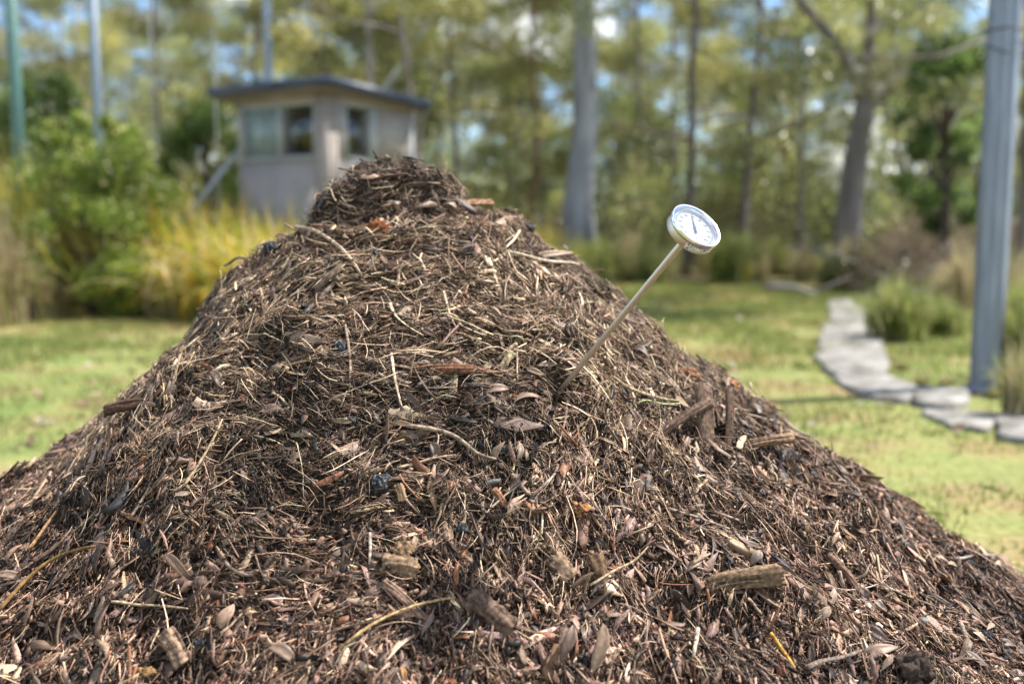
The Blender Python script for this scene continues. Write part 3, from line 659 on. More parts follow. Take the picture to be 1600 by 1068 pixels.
# loose leaves and twigs strewn over the whole heap, each its own piece
LV = [leaf_mesh(L, W, c, f, t, col).mesh('dry_leaf', True) for (L, W, c, f, t, col) in
      [(.048, .012, .2, .3, .8, (.18, .115, .085)), (.038, .013, -.15, .4, -.6, (.22, .145, .105)), (.055, .012, .3, .2, 1., (.17, .12, .095)),
       (.032, .011, .12, .5, .4, (.26, .18, .13)), (.042, .014, .35, .35, -.9, (.13, .09, .07)), (.028, .01, .1, .3, .5, (.33, .24, .175))]]
for me in LV: me.materials.append(M['dryleaf'])
def strew(n, meshes, name, label, cat, group, tilt=.35, align=.4, lift=(.01, .02), smin=.7, smax=1.15):
    k = 0; i = 0
    xs, ys = sample(n*3)
    vis = ys < CY-.02
    xs, ys = xs[vis][:n], ys[vis][:n]
    T, B, Nn, nn = orient(xs, ys, tilt, align); z = hz(xs, ys)
    for i in range(len(xs)):
        o = bpy.data.objects.new(name, meshes[i % len(meshes)]); COL.objects.link(o)
        place(o, np.array([xs[i], ys[i], z[i]]), T[i], Nn[i], random.uniform(*lift)); s = random.uniform(smin, smax); o.scale = (s, s, s)
        tag(o, label, cat, group)
strew(260, LV, 'dry_leaf', 'small loose dry gum leaf strewn among the mulch of the heap', 'dry leaf', 'loose dry leaves strewn over the heap')
def twig_mesh(L, r, col, fork):
    mb = MB(); t = np.linspace(-.5, .5, 8); P = np.stack([t*L, .08*L*np.sin(t*5+random.uniform(0, 6)), .06*L*np.cos(t*6)], -1)
    tube(mb, P, r*(1-.3*(t+.5)), 6, np.array(col)[None]*rng.uniform(.75, 1.25, (8, 1)), .9, True, .1)
    if fork:
        q = np.stack([P[4]+np.array([.28*L*u, .2*L*u, .05*L*u]) for u in np.linspace(0, 1, 4)]); tube(mb, q, [r*.7, r*.6, r*.5, r*.4], 5, col)
    me = mb.mesh('twig'); me.materials.append(M['wood']); return me
TW = [twig_mesh(*a) for a in [(.06, .0017, (.24, .17, .125), 1), (.05, .0013, (.36, .27, .19), 0), (.075, .0018, (.16, .11, .08), 1), (.045, .0016, (.44, .34, .23), 0), (.06, .0012, (.3, .22, .15), 0), (.04, .0024, (.2, .15, .11), 0)]]
strew(220, TW, 'twig', 'short loose twig strewn among the mulch of the heap', 'twig', 'loose twigs strewn over the heap', .2, .45, (.009, .018), .6, 1.2)

# ------------------------------------------------------------------ compost thermometer
def thermometer():
    B = np.array([bp[0], bp[1], bp[2]])
    r = ray(1089, 351.5); H = np.array([0, 0, CAMZ])+r*(1.352/(r[1]*math.cos(TH)-r[2]*math.sin(TH)))
    ax = norm(H-B); fwd = np.array([0, math.cos(TH), -math.sin(TH)]); up = np.array([0, math.sin(TH), math.cos(TH)])
    yv = norm(np.cross((1., 0, 0), ax)); yv = yv if yv[2] > 0 else -yv; xv = np.cross(yv, ax)
    # turn face so its text is upright in its own plane, rolled a little like the photo
    print('dial ratio', abs(np.dot(norm(B*0+np.array([0, 0, CAMZ])-H), ax)))
    root = empty('compost_thermometer', B, 'long-stemmed steel compost thermometer with round white dial stuck in the heap', 'thermometer')
    rot = Matrix((xv, yv, ax)).transposed()
    root.matrix_world = Matrix.Translation(Vector(B)) @ rot.to_4x4() @ Matrix.Scale(.95, 4)
    K = .95; Lt = np.linalg.norm(H-B)/K          # front of bezel at z = Lt
    Rb = .0402; dep = .0215; z0 = Lt-dep
    def lathe(mb, prof, n=96, C=(.6, .6, .6)):
        a = np.arange(n)/n*2*np.pi; V = np.concatenate([np.stack([p[0]*np.cos(a), p[0]*np.sin(a), np.full(n, p[1])], -1) for p in prof])
        Q = [(i*n+j, i*n+(j+1) % n, (i+1)*n+(j+1) % n, (i+1)*n+j) for i in range(len(prof)-1) for j in range(n)]
        mb.add(V, Q, None, C)
    def part(name, prof, m, n=96, par=root, smooth=True):
        mb = MB(); lathe(mb, prof, n); o = mb.build(name, M[m], par, smooth)
        md = o.modifiers.new('e', 'EDGE_SPLIT'); md.split_angle = R_(40); return o
    part('stem', [(.0001, -.12), (.0042, -.10), (.0047, -.02), (.005, z0*.5), (.0051, z0-.012), (.0001, z0-.012)], 'steel', 32)
    part('collar', [(.0001, z0-.013), (.0058, z0-.013), (.0062, z0-.010), (.0062, z0-.005), (.0085, z0-.003), (.0085, z0+.001), (.0001, z0+.001)], 'steel', 48)
    case = part('case', [(.0001, z0), (.033, z0), (.0375, z0+.001), (.0386, z0+.003), (.0386, z0+.0138), (.0001, z0+.0138)], 'steel')
    part('bezel', [(.0384, z0+.0145), (.0392, z0+.0147), (Rb, z0+.016), (Rb, z0+.0185), (Rb-.0008, Lt), (.0376, Lt), (.0352, Lt-.0012), (.0346, Lt-.004), (.0346, z0+.0136), (.0384, z0+.0134)], 'bezel')
    face = part('dial_face', [(.0001, z0+.0146), (.0345, z0+.0146), (.0346, z0+.0139), (.0001, z0+.0139)], 'white', 96, smooth=False)
    # sunken rim so the bezel throws its shadow on the dial
    face.location.z = 0
    part('lens', [(.0001, Lt-.0018), (.0345, Lt-.0018), (.0345, Lt-.0024), (.0001, Lt-.0024)], 'lens', 64, smooth=False)
    zf = z0+.0149
    mb = MB()
    a0, a1 = R_(225), R_(-45)
    for i in range(101):
        a = a0+(a1-a0)*i/100; big = i % 10 == 0; mid = i % 5 == 0
        r1 = .0312; r0 = r1-(.0042 if big else .0028 if mid else .0016); w = .0009 if big else .0005
        d = np.array([math.cos(a), math.sin(a), 0]); s = np.array([-d[1], d[0], 0])
        V, Q = box(d*(r0+r1)/2+np.array([0, 0, zf]), (r1-r0, w, .0001), [d, s, (0, 0, 1)]); mb.add(V, Q)
    rr = np.linspace(a0, a1, 60)
    V = []; 
    for a in rr: V += [(.0314*math.cos(a), .0314*math.sin(a), zf), (.0317*math.cos(a), .0317*math.sin(a), zf)]
    mb.add(V, [(2*i, 2*i+2, 2*i+3, 2*i+1) for i in range(59)])
    mb.build('scale_ticks', M['grey_ink'], face)
    def text(s, size, fn, name, m, par, align='CENTER', bold=0):
        cu = bpy.data.curves.new(name, 'FONT'); cu.body = s; cu.size = size; cu.align_x = align; cu.align_y = 'CENTER'; cu.extrude = .00004; cu.offset = bold*.6; cu.space_character = 1.12
        o = bpy.data.objects.new(name, cu); COL.objects.link(o); bpy.context.view_layer.update()
        me = bpy.data.meshes.new_from_object(o.evaluated_get(bpy.context.evaluated_depsgraph_get())); bpy.data.objects.remove(o)
        for v in me.vertices: v.co = fn(v.co)
        me.materials.clear(); me.materials.append(M[m]); q = bpy.data.objects.new(name, me); COL.objects.link(q); q.parent = par; return q
    for i in range(11):
        a = a0+(a1-a0)*i/10
        text(str(i*20), .0056 if i*20 < 100 else .0048, lambda c, a=a: Vector((.0238*math.cos(a)+c.x, .0238*math.sin(a)+c.y, zf+c.z)), 'scale_number', 'ink', face, bold=.0002)
    text('°F', .0062, lambda c: Vector((c.x+.0005, c.y+.0045, zf+c.z)), 'degree_mark', 'ink', face, bold=.0001)
    # needle
    mb = MB(); an = R_(94); d = np.array([math.cos(an), math.sin(an), 0]); s = np.array([-d[1], d[0], 0]); zn = np.array([0, 0, zf+.0012])
    V = [zn-d*.011-s*.002, zn-d*.011+s*.002, zn+s*.0013, zn-s*.0013, zn+d*.028+s*.0004, zn+d*.028-s*.0004]
    V = V+[v+np.array([0, 0, .0003]) for v in V]
    mb.add(V, [(0, 3, 2, 1), (3, 5, 4, 2), (6, 7, 8, 9), (9, 8, 10, 11), (0, 1, 7, 6), (1, 2, 8, 7), (2, 4, 10, 8), (4, 5, 11, 10), (5, 3, 9, 11), (3, 0, 6, 9)])
    nd = mb.build('pointer', M['ink'], root)
    part('hub', [(.0001, zf), (.0024, zf), (.0024, zf+.0022), (.0001, zf+.0024)], 'blue_ink', 24, nd)
    mb = MB(); lathe(mb, [(.0001, zf), (.0012, zf), (.0012, zf+.0004), (.0001, zf+.0005)], 20); o = mb.build('screw', M['grey_ink'], face); o.location = (.001, -.0205, 0)
    # sticker wrapped round the case side facing the camera
    lrot = rot.transposed(); cv = lrot @ Vector((0, 0, CAMZ)) - lrot @ Vector(H); mid = math.atan2(cv.y, cv.x)+R_(44)
    Rs = .03872; h = .0106; zc = z0+.0086
    sp = .62
    V = []; nn = 24
    for i in range(nn+1):
        a = mid-sp+2*sp*i/nn
        for rrr in (Rs, Rs+.00012):
            for zz in (zc-h/2+.0002, zc+h/2-.0006): V.append((rrr*math.cos(a), rrr*math.sin(a), zz))
    Q = []
    for i in range(nn):
        b = i*4; Q += [(b+2, b+6, b+7, b+3), (b, b+1, b+5, b+4), (b+1, b+3, b+7, b+5), (b, b+4, b+6, b+2)]
    Q += [(0, 2, 3, 1), (nn*4, nn*4+1, nn*4+3, nn*4+2)]
    mb = MB(); mb.add(V, Q); st = mb.build('sticker', M['sticker'], root)
    def wrap(dz, off):
        return lambda c: Vector(((Rs+.0002+c.z)*math.cos(mid+off+c.x/Rs), (Rs+.0002+c.z)*math.sin(mid+off+c.x/Rs), zc+dz+c.y))
    text('REOTEMP', .0078, wrap(.0018, -.12), 'brand_lettering', 'ink', st, bold=.0002)
    text('USA', .0042, wrap(.0018, .46), 'lettering', 'grey_ink', st, bold=.0001)
    mb = MB()      # fine print too small to read: broken thin lines
    for row in (-.0022, -.0034):
        for i in range(13):
            a_ = mid-.42+.066*i; V = [((Rs+.0003)*math.cos(q), (Rs+.0003)*math.sin(q), zc+row+dz) for q in (a_, a_+.045) for dz in (0, .0005)]
            mb.add(V, [(0, 2, 3, 1)])
    mb.build('fine_print', M['grey_ink'], st)
    mb = MB(); V = []
    for i in range(5):
        a = mid-.56+.09*i/4
        for zz in (zc-.004, zc-.0015): V.append(((Rs+.0003)*math.cos(a), (Rs+.0003)*math.sin(a), zz))
    mb.add(V, [(2*i, 2*i+2, 2*i+3, 2*i+1) for i in range(4)]); mb.build('flag_mark', M['blue_ink'], st)
thermometer()

# ------------------------------------------------------------------ flagstones
def stone(label, pts, h=.07, group=None):
    P = np.array([on_ground(*p)[:2] for p in pts]); c = P.mean(0)
    # resample outline
    n = 40; Pc = np.vstack([P, P[:1]]); seg = np.linalg.norm(np.diff(Pc, axis=0), axis=1); s = np.concatenate([[0], np.cumsum(seg)]); u = np.arange(n)/n*s[-1]
    O = np.stack([np.interp(u, s, Pc[:, 0]), np.interp(u, s, Pc[:, 1])], -1)
    O = (O+np.roll(O, 1, 0)*.5+np.roll(O, -1, 0)*.5)/2
    O += rng.normal(0, .006, O.shape)+.05*np.stack([perlin(u*2.3, u*0+h*90+len(label), 6), perlin(u*2.3, u*0+9.3+len(label), 7)], -1)
    O = c+(O-c)*1.05; h *= .42; rings = [(1.03, -.02), (1.02, h*.6), (1.0, h*.93), (.96, h), (.7, h*1.02), (.4, h*1.03), (.0, h*1.03)]
    V = []; 
    for f_, z in rings:
        R = c+(O-c)*f_; zz = z+(.012*perlin(R[:, 0]*5, R[:, 1]*5, 8) if z > .03 else 0); V.append(np.column_stack([R, np.full(n, z)+zz-z]))
    V = np.concatenate(V); Q = [(i*n+j, i*n+(j+1) % n, (i+1)*n+(j+1) % n, (i+1)*n+j) for i in range(len(rings)-1) for j in range(n)]
    mb = MB(); mb.add(V, Q, None, (.4, .38, .35)); return tag(mb.build('flagstone', M['stone'], origin=(c[0], c[1], 0), smooth=True), label, 'flagstone', group)
stone('farthest small pale flagstone at the head of the garden edging', [(1292, 474), (1322, 468), (1352, 486), (1348, 506), (1300, 504)])
stone('second flagstone of the edging, broad and weathered beside the tussock', [(1288, 510), (1350, 508), (1380, 540), (1330, 556), (1278, 552)])
stone('largest flagstone where the edging bends right, chalky top', [(1272, 560), (1330, 556), (1378, 546), (1388, 580), (1352, 606), (1300, 590)], .09)
stone('narrow flagstone after the bend, touching the largest one', [(1310, 594), (1385, 590), (1432, 612), (1425, 632), (1350, 622)], .07)
stone('long flagstone just left of the steel post foot', [(1432, 612), (1500, 616), (1516, 634), (1480, 644), (1420, 634)], .09)
stone('flat flagstone in front of the steel post foot', [(1440, 645), (1500, 646), (1560, 652), (1545, 676), (1480, 668)], .05)
stone('large cracked flagstone at the right edge of the frame', [(1556, 660), (1600, 646), (1690, 655), (1690, 700), (1560, 688)], .08)
for i, (a, b_) in enumerate([((1415, 388+20), 0)]): pass

# ------------------------------------------------------------------ posts
def hpost():
    p = on_ground(1539, 612); root = empty('steel_post', (p[0], p[1], 0), 'thick galvanised steel I-beam post with wire ties beside the flagstones', 'post')
    a = R_(-58); d = np.array([math.cos(a), math.sin(a), 0]); s = np.array([-d[1], d[0], 0]); H = 3.3
    mb = MB(); up = np.array([0, 0, 1.])
    prof = [(-.055, -.06), (.055, -.06), (.055, -.048), (.046, -.048), (.046, -.012), (.055, -.012), (.055, .06), (-.055, .06)]
    n = len(prof); V = [d*p[0]+s*p[1]+up*z for z in (-.1, H-.1) for p in prof]; mb.add(V, [(i, (i+1) % n, n+(i+1) % n, n+i) for i in range(n)])
    for a0, a1, b0, b1 in ((-.055, .055, -.012, .06), (-.055, .046, -.06, -.012)):
        mb.add([d*a0+s*b0+up*(H-.1), d*a1+s*b0+up*(H-.1), d*a1+s*b1+up*(H-.1), d*a0+s*b1+up*(H-.1)], [(0, 1, 2, 3)])
    o = mb.build('beam', M['galv'], root)
    pl = MB(); V, Q = box((0, 0, .012), (.2, .2, .025), [d, s, up]); pl.add(V, Q); pl.build('base_plate', M['galv'], root)
    for z, tl in ((1.86, .0), (1.79, -.06)):
        mb = MB(); c4 = [d*.07+s*.072, d*.07-s*.072, -d*.07-s*.072, -d*.07+s*.072]
        P = [c+up*(z+tl*(k % 2)*1.) for k, c in enumerate(c4)]+[c4[0]+up*z]
        tube(mb, spline(P, 5), .0035, 6, (.05, .05, .05)); mb.build('wire_tie', M['wire'], root)
hpost()
def pole(name, label, x, y1, D, w, mt, h=4.2, lean=0, group=None):
    c = at(x, y1, D); mb = MB()
    tube(mb, [(0, 0, -.1), (lean*.5, 0, h/2), (lean, 0, h)], w/2, 14)
    root = empty(name, (c[0], c[1], 0), label, 'pole', group); mb.build('shaft', M[mt], root, True)
    mb = MB(); tube(mb, [(lean, 0, h), (lean, 0, h+.03)], w/2+.006, 14); mb.build('cap', M[mt], root); return root
pole('fence_pole', 'green painted tall pole at the far left edge', 34, 300, 11., .125, 'greenpost', 4.6, -.01)
pole('fence_pole', 'blue-grey tall pole rising behind the leafy shrub on the left', 155, 220, 13.5, .115, 'bluepost', 5)
pole('fence_pole', 'blue-grey pole standing behind the hut roof', 421, 150, 15, .125, 'bluepost', 5.5)
pole('slim_pole', 'thin pale pole left of the hut, second from the blue-grey pole', 240, 200, 14, .026, 'palepost', 5)
pole('slim_pole', 'thin pale pole nearest right of the left blue-grey pole', 196, 200, 15, .026, 'palepost', 3.2)
pole('slim_pole', 'thin pale pole closest to the hut on its left', 338, 200, 14, .024, 'palepost', 3.6)

# ------------------------------------------------------------------ hut
def hut():
    D0 = 10.6; c = at(513, 250, D0); u = norm(np.array([-1.5, .94, 0])); v = norm(np.array([.94, 1.5, 0])); up = np.array([0, 0, 1.])
    root = empty('lookout_hut', (c[0], c[1], 0), 'small raised wooden hut with dark skillion roof and big windows behind the heap', 'hut')
    Lu, Lv = 1.28, 1.40; H = 2.29; zs = .35; t = .06
    P = lambda a, b, z: u*a+v*b+up*z
    def pan(mb, a0, a1, b0, b1, z0, z1):
        V, Q = box(P((a0+a1)/2, (b0+b1)/2, (z0+z1)/2), (a1-a0, b1-b0, z1-z0), [u, v, up]); mb.add(V, Q)
    sill = 1.62; head = 2.20
    # left wall: lower panel, wide window pair
    mb = MB(); pan(mb, .18, Lu, 0, t, zs, sill-.03); wl = mb.build('left_wall', M['wall_left'], root); mb = MB(); pan(mb, .18, Lu, 0, t, head, H); mb.build('lintel', M['trim'], root)
    mb = MB(); pan(mb, 0, .18, -.004, t+.004, zs, H-.02); pan(mb, -.004, .06, .064, .16, zs, H-.02); pan(mb, Lu, Lu+.05, -.006, .08, zs, H-.03); pan(mb, .18, Lu, -.012, t+.004, sill-.03, sill); mb.build('corner_trim', M['trim'], root)
    mb = MB(); z0, z1 = sill, head
    for a0, a1 in ((.18, .205), (.68, .73), (Lu-.03, Lu)): pan(mb, a0, a1, -.004, t-.01, z0, z1)
    pan(mb, .205, Lu-.03, .0, t-.012, z1-.03, z1); pan(mb, .205, Lu-.03, .0, t-.012, z0, z0+.025)
    w = mb.build('window_frame', M['frame'], root)
    mb = MB(); pan(mb, .73, Lu-.03, .02, .026, z0+.025, z1-.03); mb.build('pane', M['pane_sky'], w)
    mb = MB(); pan(mb, .205, .68, .02, .026, z0+.025, z1-.03); mb.build('pane', M['pane'], w)
    # right wall
    wa, wb = .26, .80
    mb = MB(); pan(mb, 0, t, .16, Lv, zs, sill-.03); pan(mb, 0, t, .16, Lv, head, H-.03); pan(mb, 0, t, .16, wa, sill-.03, head); pan(mb, 0, t, wb, Lv, sill-.03, head)
    mb.build('right_wall', M['wall_right'], root)
    mb = MB(); pan(mb, -.012, t-.01, wa, wa+.04, sill-.03, head); pan(mb, -.012, t-.01, wb-.12, wb, sill-.03, head); pan(mb, -.01, t-.012, wa+.04, wb-.12, sill-.03, sill+.01); pan(mb, -.01, t-.012, wa+.04, wb-.12, head-.03, head)
    w = mb.build('window_frame', M['frame'], root); mb = MB(); pan(mb, .02, .026, wa+.04, wb-.12, sill+.01, head-.03); mb.build('pane', M['pane'], w)
    mb = MB(); pan(mb, -.006, .05, Lv, Lv+.06, zs, H-.1); mb.build('corner_trim', M['frame'], root)
    # back walls with openings
    mb = MB(); pan(mb, .07, Lu, Lv-t, Lv, zs, sill); pan(mb, .07, Lu, Lv-t, Lv, head, H-.1); pan(mb, .07, .3, Lv-t, Lv, sill, head); pan(mb, .56, Lu, Lv-t, Lv, sill, head); pan(mb, .3, .56, Lv-t, Lv, 2.0, head)
    mb.build('back_wall', M['soffit'], root)
    mb = MB(); pan(mb, Lu-t, Lu-.002, .085, Lv-t-.003, zs, sill); pan(mb, Lu-t, Lu-.002, .085, Lv-t-.003, head, H-.1); pan(mb, Lu-t, Lu-.002, .6, Lv-t-.003, sill, head)
    mb.build('side_wall', M['soffit'], root)
    mb = MB(); pan(mb, .07, Lu-.07, .07, Lv-.07, zs, zs+.05); mb.build('floor_deck', M['soffit'], root)
    # roof, sloping slightly down to the back
    ov = .2; sl = -.075
    def roofbox(a0, a1, b0, b1, z0, z1, name, m):
        V = []
        for z in (z0, z1):
            for a, b in ((a0, b0), (a1, b0), (a1, b1), (a0, b1)): V.append(P(a, b, z+sl*(b+ov)/1.8+.0*a))
        mb = MB(); mb.add(V, [(0, 3, 2, 1), (4, 5, 6, 7), (0, 1, 5, 4), (1, 2, 6, 5), (2, 3, 7, 6), (3, 0, 4, 7)]); return mb.build(name, M[m], root)
    roofbox(-ov+.03, Lu+.28, -ov+.03, Lv+.12, H+.005, H+.03, 'soffit', 'soffit'); roofbox(-ov, Lu+.31, -ov, Lv+.15, H+.032, H+.125, 'roof', 'roof')
    for a, b in ((.05, .05), (Lu-.1, .05), (.05, Lv-.1), (Lu-.1, Lv-.1)):
        mb = MB(); pan(mb, a-.045, a+.045, b-.045, b+.045, -.1, zs); mb.build('stilt', M['trim'], root)
    # stair rail rising to the hut from the left
    mb = MB(); q0 = at(383, 222, D0+1.0)-c*np.array([1, 1, 0]); q1 = at(322, 300, D0+.6)-c*np.array([1, 1, 0])
    tube(mb, [q0, (q0+q1)/2, q1+(q1-q0)*.6], .05, 4, flat=.6); mb.build('stair_rail', M['frame'], root)
    mb = MB()
    for k in range(4):
        q = (q1+(q1-q0)*.6)*(1-k/4)+q0*(k/4); V, Q = box((q[0], q[1]+.2, .08+.09*k), (.3, .7, .04)); mb.add(V, Q)
    mb.build('steps', M['soffit'], root)
hut()

# ------------------------------------------------------------------ plants
def leaf_cards(mb, P, L, W, C, droop=.6, spread=1.):
    k = len(P); d = rng.normal(0, spread, (k, 3)); d[:, 2] -= droop; d = norm(d); s = norm(np.cross(d, rng.normal(0, 1, (k, 3)))); nn = np.cross(d, s)
    L = L*rng.uniform(.6, 1.3, k); W = W*rng.uniform(.7, 1.3, k)
    V = np.stack([P, P+d*(L*.5)[:, None]+s*(W*.5)[:, None]+nn*(W*.15)[:, None], P+d*L[:, None], P+d*(L*.5)[:, None]-s*(W*.5)[:, None]+nn*(W*.15)[:, None]], 1)
    Q = np.arange(k*4).reshape(-1, 4); mb.add(V.reshape(-1, 3), Q, None, np.repeat(C, 4, 0))
OL = np.array([(.29, .33, .115), (.44, .45, .16), (.60, .58, .23), (.13, .16, .065), (.34, .32, .15)])
GR = np.array([(.13, .20, .055), (.19, .27, .07), (.09, .14, .045), (.26, .33, .09)])
YG = np.array([(.32, .32, .05), (.22, .26, .05), (.42, .36, .09), (.12, .16, .03)])
def pick(pal, k): return pal[rng.integers(0, len(pal), k)]*rng.uniform(.8, 1.25, (k, 1))
def gum(seed, h=12, r=.14, crown0=.3, limbs=13, lean=0., fork=0, leaves=11000, pal=OL, bark=(.16, .135, .12), lsize=.11, spread=2.2, dead=0):
    """returns (trunk mesh, crown mesh) of one eucalypt"""
    global rng
    rng = np.random.default_rng(seed)
    tb = MB(); k = 12; t = np.linspace(0, 1, k); wob = np.cumsum(rng.normal(0, .075*h/12, (k, 2)), 0); wob -= wob[0]
    P = np.column_stack([wob[:, 0]+lean*t*h, wob[:, 1], t*h-.15]); Rd = r*(1.0-.75*t); Rd[0] = r*1.6; Rd[1] = r*1.08
    bc = np.array(bark)*1.35; Cc = bc[None]*rng.uniform(.75, 1.25, (k, 1))*np.array([1, 1, 1])
    tube(tb, P, Rd, 12, Cc, 1, True, .05)
    clumps = []
    for i in range(limbs):
        tt = rng.uniform(crown0, .98) if i else crown0; a = rng.uniform(0, 2*np.pi); ln = spread*(1.25-tt)*rng.uniform(.7, 1.4)+.4
        b0 = np.array([np.interp(tt, t, P[:, j]) for j in range(3)]); d = np.array([math.cos(a), math.sin(a), rng.uniform(.35, 1.1)])
        pts = [b0]
        for s in range(4):
            d = d+rng.normal(0, .28, 3); pts.append(pts[-1]+norm(d)*ln/4)
        pts = spline(pts, 9); r0 = r*(1-.75*tt)*.55
        tube(tb, pts, np.linspace(r0, r0*.2, 9), 6, np.minimum(bc*rng.uniform(.8, 2.6), .6))
        for s in range(3):
            q = pts[4+s*2]; e = q+norm(rng.normal(0, 1, 3)+np.array([0, 0, .5]))*ln*.4; tube(tb, spline([q, (q+e)/2+rng.normal(0, .06, 3), e], 5), np.linspace(r0*.3, r0*.1, 5), 5, bc)
            clumps.append((e, rng.uniform(.25, .6))); 
        clumps.append((pts[-1], rng.uniform(.3, .7)))
    for i in range(3): clumps.append((P[-1]+rng.normal(0, .4, 3), .7))
    cb = MB(); w = np.array([c[1]**2 for c in clumps]); w /= w.sum(); idx = rng.choice(len(clumps), leaves, p=w)
    cen = np.array([c[0] for c in clumps])[idx]; rad = np.array([c[1] for c in clumps])[idx]
    q = norm(rng.normal(0, 1, (leaves, 3)))*(rng.random(leaves)**.45)[:, None]*rad[:, None]*np.array([1.15, 1.15, .6])
    tone = rng.uniform(.35, 1.5, len(clumps))[idx]; ci = rng.integers(0, len(pal), len(clumps))[idx]
    C = pal[ci]*.6+pick(pal, leaves)*.4; C = C*tone[:, None]
    leaf_cards(cb, cen+q, lsize, lsize*.3, C)
    tm = tb.mesh('trunk', True); tm.materials.append(M['bark']); cm = cb.mesh('crown'); cm.materials.append(M['leaf'])
    return tm, cm
def make_tree(name, meshes, loc, rz=0, s=1., label='', cat='tree', group=None):
    root = empty(name, loc, label, cat, group)
    for nm, me in zip(('trunk', 'crown'), meshes):
        o = bpy.data.objects.new(nm, me); COL.objects.link(o); o.parent = root
    root.rotation_euler = (random.uniform(-.05, .05)*(group is not None), random.uniform(-.07, .07)*(group is not None), rz); root.scale = (s, s, s); return root
protos = [gum(101, 11, .06, .30, 11, .01, pal=OL, lsize=.115), gum(102, 13, .075, .2, 12, -.02, pal=OL, bark=(.12, .10, .09), lsize=.13), gum(103, 9, .045, .16, 10, .03, pal=np.vstack([OL, YG[:2]]), lsize=.11, spread=1.6),
          gum(104, 14, .10, .25, 13, 0, pal=OL, bark=(.28, .25, .23), lsize=.14, spread=2.8), gum(105, 8, .045, .18, 9, .02, pal=np.vstack([OL, GR[:2]]), lsize=.11, spread=1.4, bark=(.15, .08, .05)),
          gum(106, 10, .06, .18, 11, -.03, pal=OL*np.array([1.1, 1.0, .9]), lsize=.13, spread=1.9)]
rs = np.random.default_rng(77)
# trees one can tell apart
big = gum(201, 15, .25, .36, 10, .002, pal=OL, bark=(.17, .17, .18), lsize=.13, spread=2.6, leaves=8000)
c = at(914, 400, 17.5); make_tree('gum_tree', big, (c[0], c[1], 0), .4, 1, 'massive smooth grey-barked gum trunk right of the heap top', 'tree')
def forked():
    global rng
    rng = np.random.default_rng(5); D = 17.; o = at(1322, 400, D); o[2] = 0
    def p(x, y, dd=0): return at(x, y, D+dd)-o
    tb = MB(); bk = np.array((.21, .18, .165)); pale = np.array((.6, .52, .47))
    tube(tb, spline([np.array([0, 0, -.1]), p(1325, 360), p(1335, 260), p(1352, 160)], 12), np.linspace(.26, .17, 12), 12, bk, 1, True, .06)
    for pts, r0, r1, c_ in [([(1352, 165), (1330, 110), (1300, 60), (1250, 5), (1215, -40)], .12, .05, bk), ([(1352, 165), (1356, 90), (1362, 10), (1350, -80)], .12, .06, bk),
                            ([(1355, 150), (1400, 120), (1430, 85), (1446, 72)], .10, .06, pale*.75), ([(1345, 115), (1330, 95), (1318, 82)], .09, .07, pale), ([(1356, 60), (1380, 30), (1404, 8)], .08, .05, pale*.7), ([(1352, 175), (1385, 150), (1440, 110), (1500, 60)], .08, .03, bk)]:
        q = spline([p(x, y, .1*i) for i, (x, y) in enumerate(pts)], 10); tube(tb, q, np.linspace(r0, r1, 10), 9, c_)
    cb = MB()
    for i in range(26):
        e = p(rng.uniform(1180, 1520), rng.uniform(-120, 130), rng.uniform(-1.2, 1.5)); k = 260; rad = rng.uniform(.3, .6)
        q = norm(rng.normal(0, 1, (k, 3)))*(rng.random(k)**.45)[:, None]*rad*np.array([1.2, 1.2, .6]); leaf_cards(cb, e+q, .12, .04, OL[rng.integers(0, 5)]*.5+pick(OL, k)*.5)
    tm = tb.mesh('trunk', True); tm.materials.append(M['bark']); cm = cb.mesh('crown'); cm.materials.append(M['leaf'])
    make_tree('gum_tree', (tm, cm), (o[0], o[1], 0), 0, 1, 'dark forked gum tree with pale broken limb stubs in the right background', 'tree')
forked()
def bushy(loc, h, w, label, seed, pal=GR, n=9000, name='bushy_tree', z0=.25, ls=.09):
    global rng
    rng = np.random.default_rng(seed); tb = MB()
    cl = []
    tube(tb, spline([(0, 0, -.1), (.05, 0, h*.3), (-.04, .05, h*.7), (0, 0, h*.95)], 9), np.linspace(.07, .02, 9)*h/3, 8, (.13, .10, .08))
    for i in range(34):
        t = rng.uniform(z0, 1); a = rng.uniform(0, 6.28); rr = w/2*math.sin(math.pi*min(1, (t-z0*.6)/(1.05-z0*.6)))**.6*rng.uniform(.4, 1)
        e = np.array([rr*math.cos(a), rr*math.sin(a), t*h]); cl.append((e, w*rng.uniform(.10, .2))); tube(tb, [(0, 0, t*h*.7), (e[0]*.5, e[1]*.5, t*h*.82), tuple(e)], [.02*h/3, .014*h/3, .006*h/3], 5, (.13, .10, .08))
    cb = MB(); idx = rng.integers(0, len(cl), n); cen = np.array([c[0] for c in cl])[idx]; rad = np.array([c[1] for c in cl])[idx]
    q = norm(rng.normal(0, 1, (n, 3)))*(rng.random(n)**.5*rad)[:, None]; tone = rng.uniform(.7, 1.3, len(cl))[idx]
    leaf_cards(cb, cen+q, ls, ls*.35, pick(pal, n)*tone[:, None], .1)
    tm = tb.mesh('trunk', True); tm.materials.append(M['bark']); cm = cb.mesh('crown'); cm.materials.append(M['leaf'])
    return make_tree(name, (tm, cm), (loc[0], loc[1], 0), 0, 1, label, 'tree')
c = at(1470, 400, 14.5); bushy(c, 3.5, 1.45, 'bright green bushy sapling left of the steel post', 301, n=8000, ls=.12)
c = at(80, 300, 17); bushy(c, 3.3, 1.9, 'pale green bushy tree behind the left blue-grey pole', 302, GR*1.15, n=9000, ls=.12)
c = at(325, 300, 18); bushy(c, 2.9, 2.2, 'light green bush tree directly left of the hut', 303, np.array([(.14, .22, .04), (.2, .26, .05), (.1, .15, .03)]), n=8000, ls=.12)
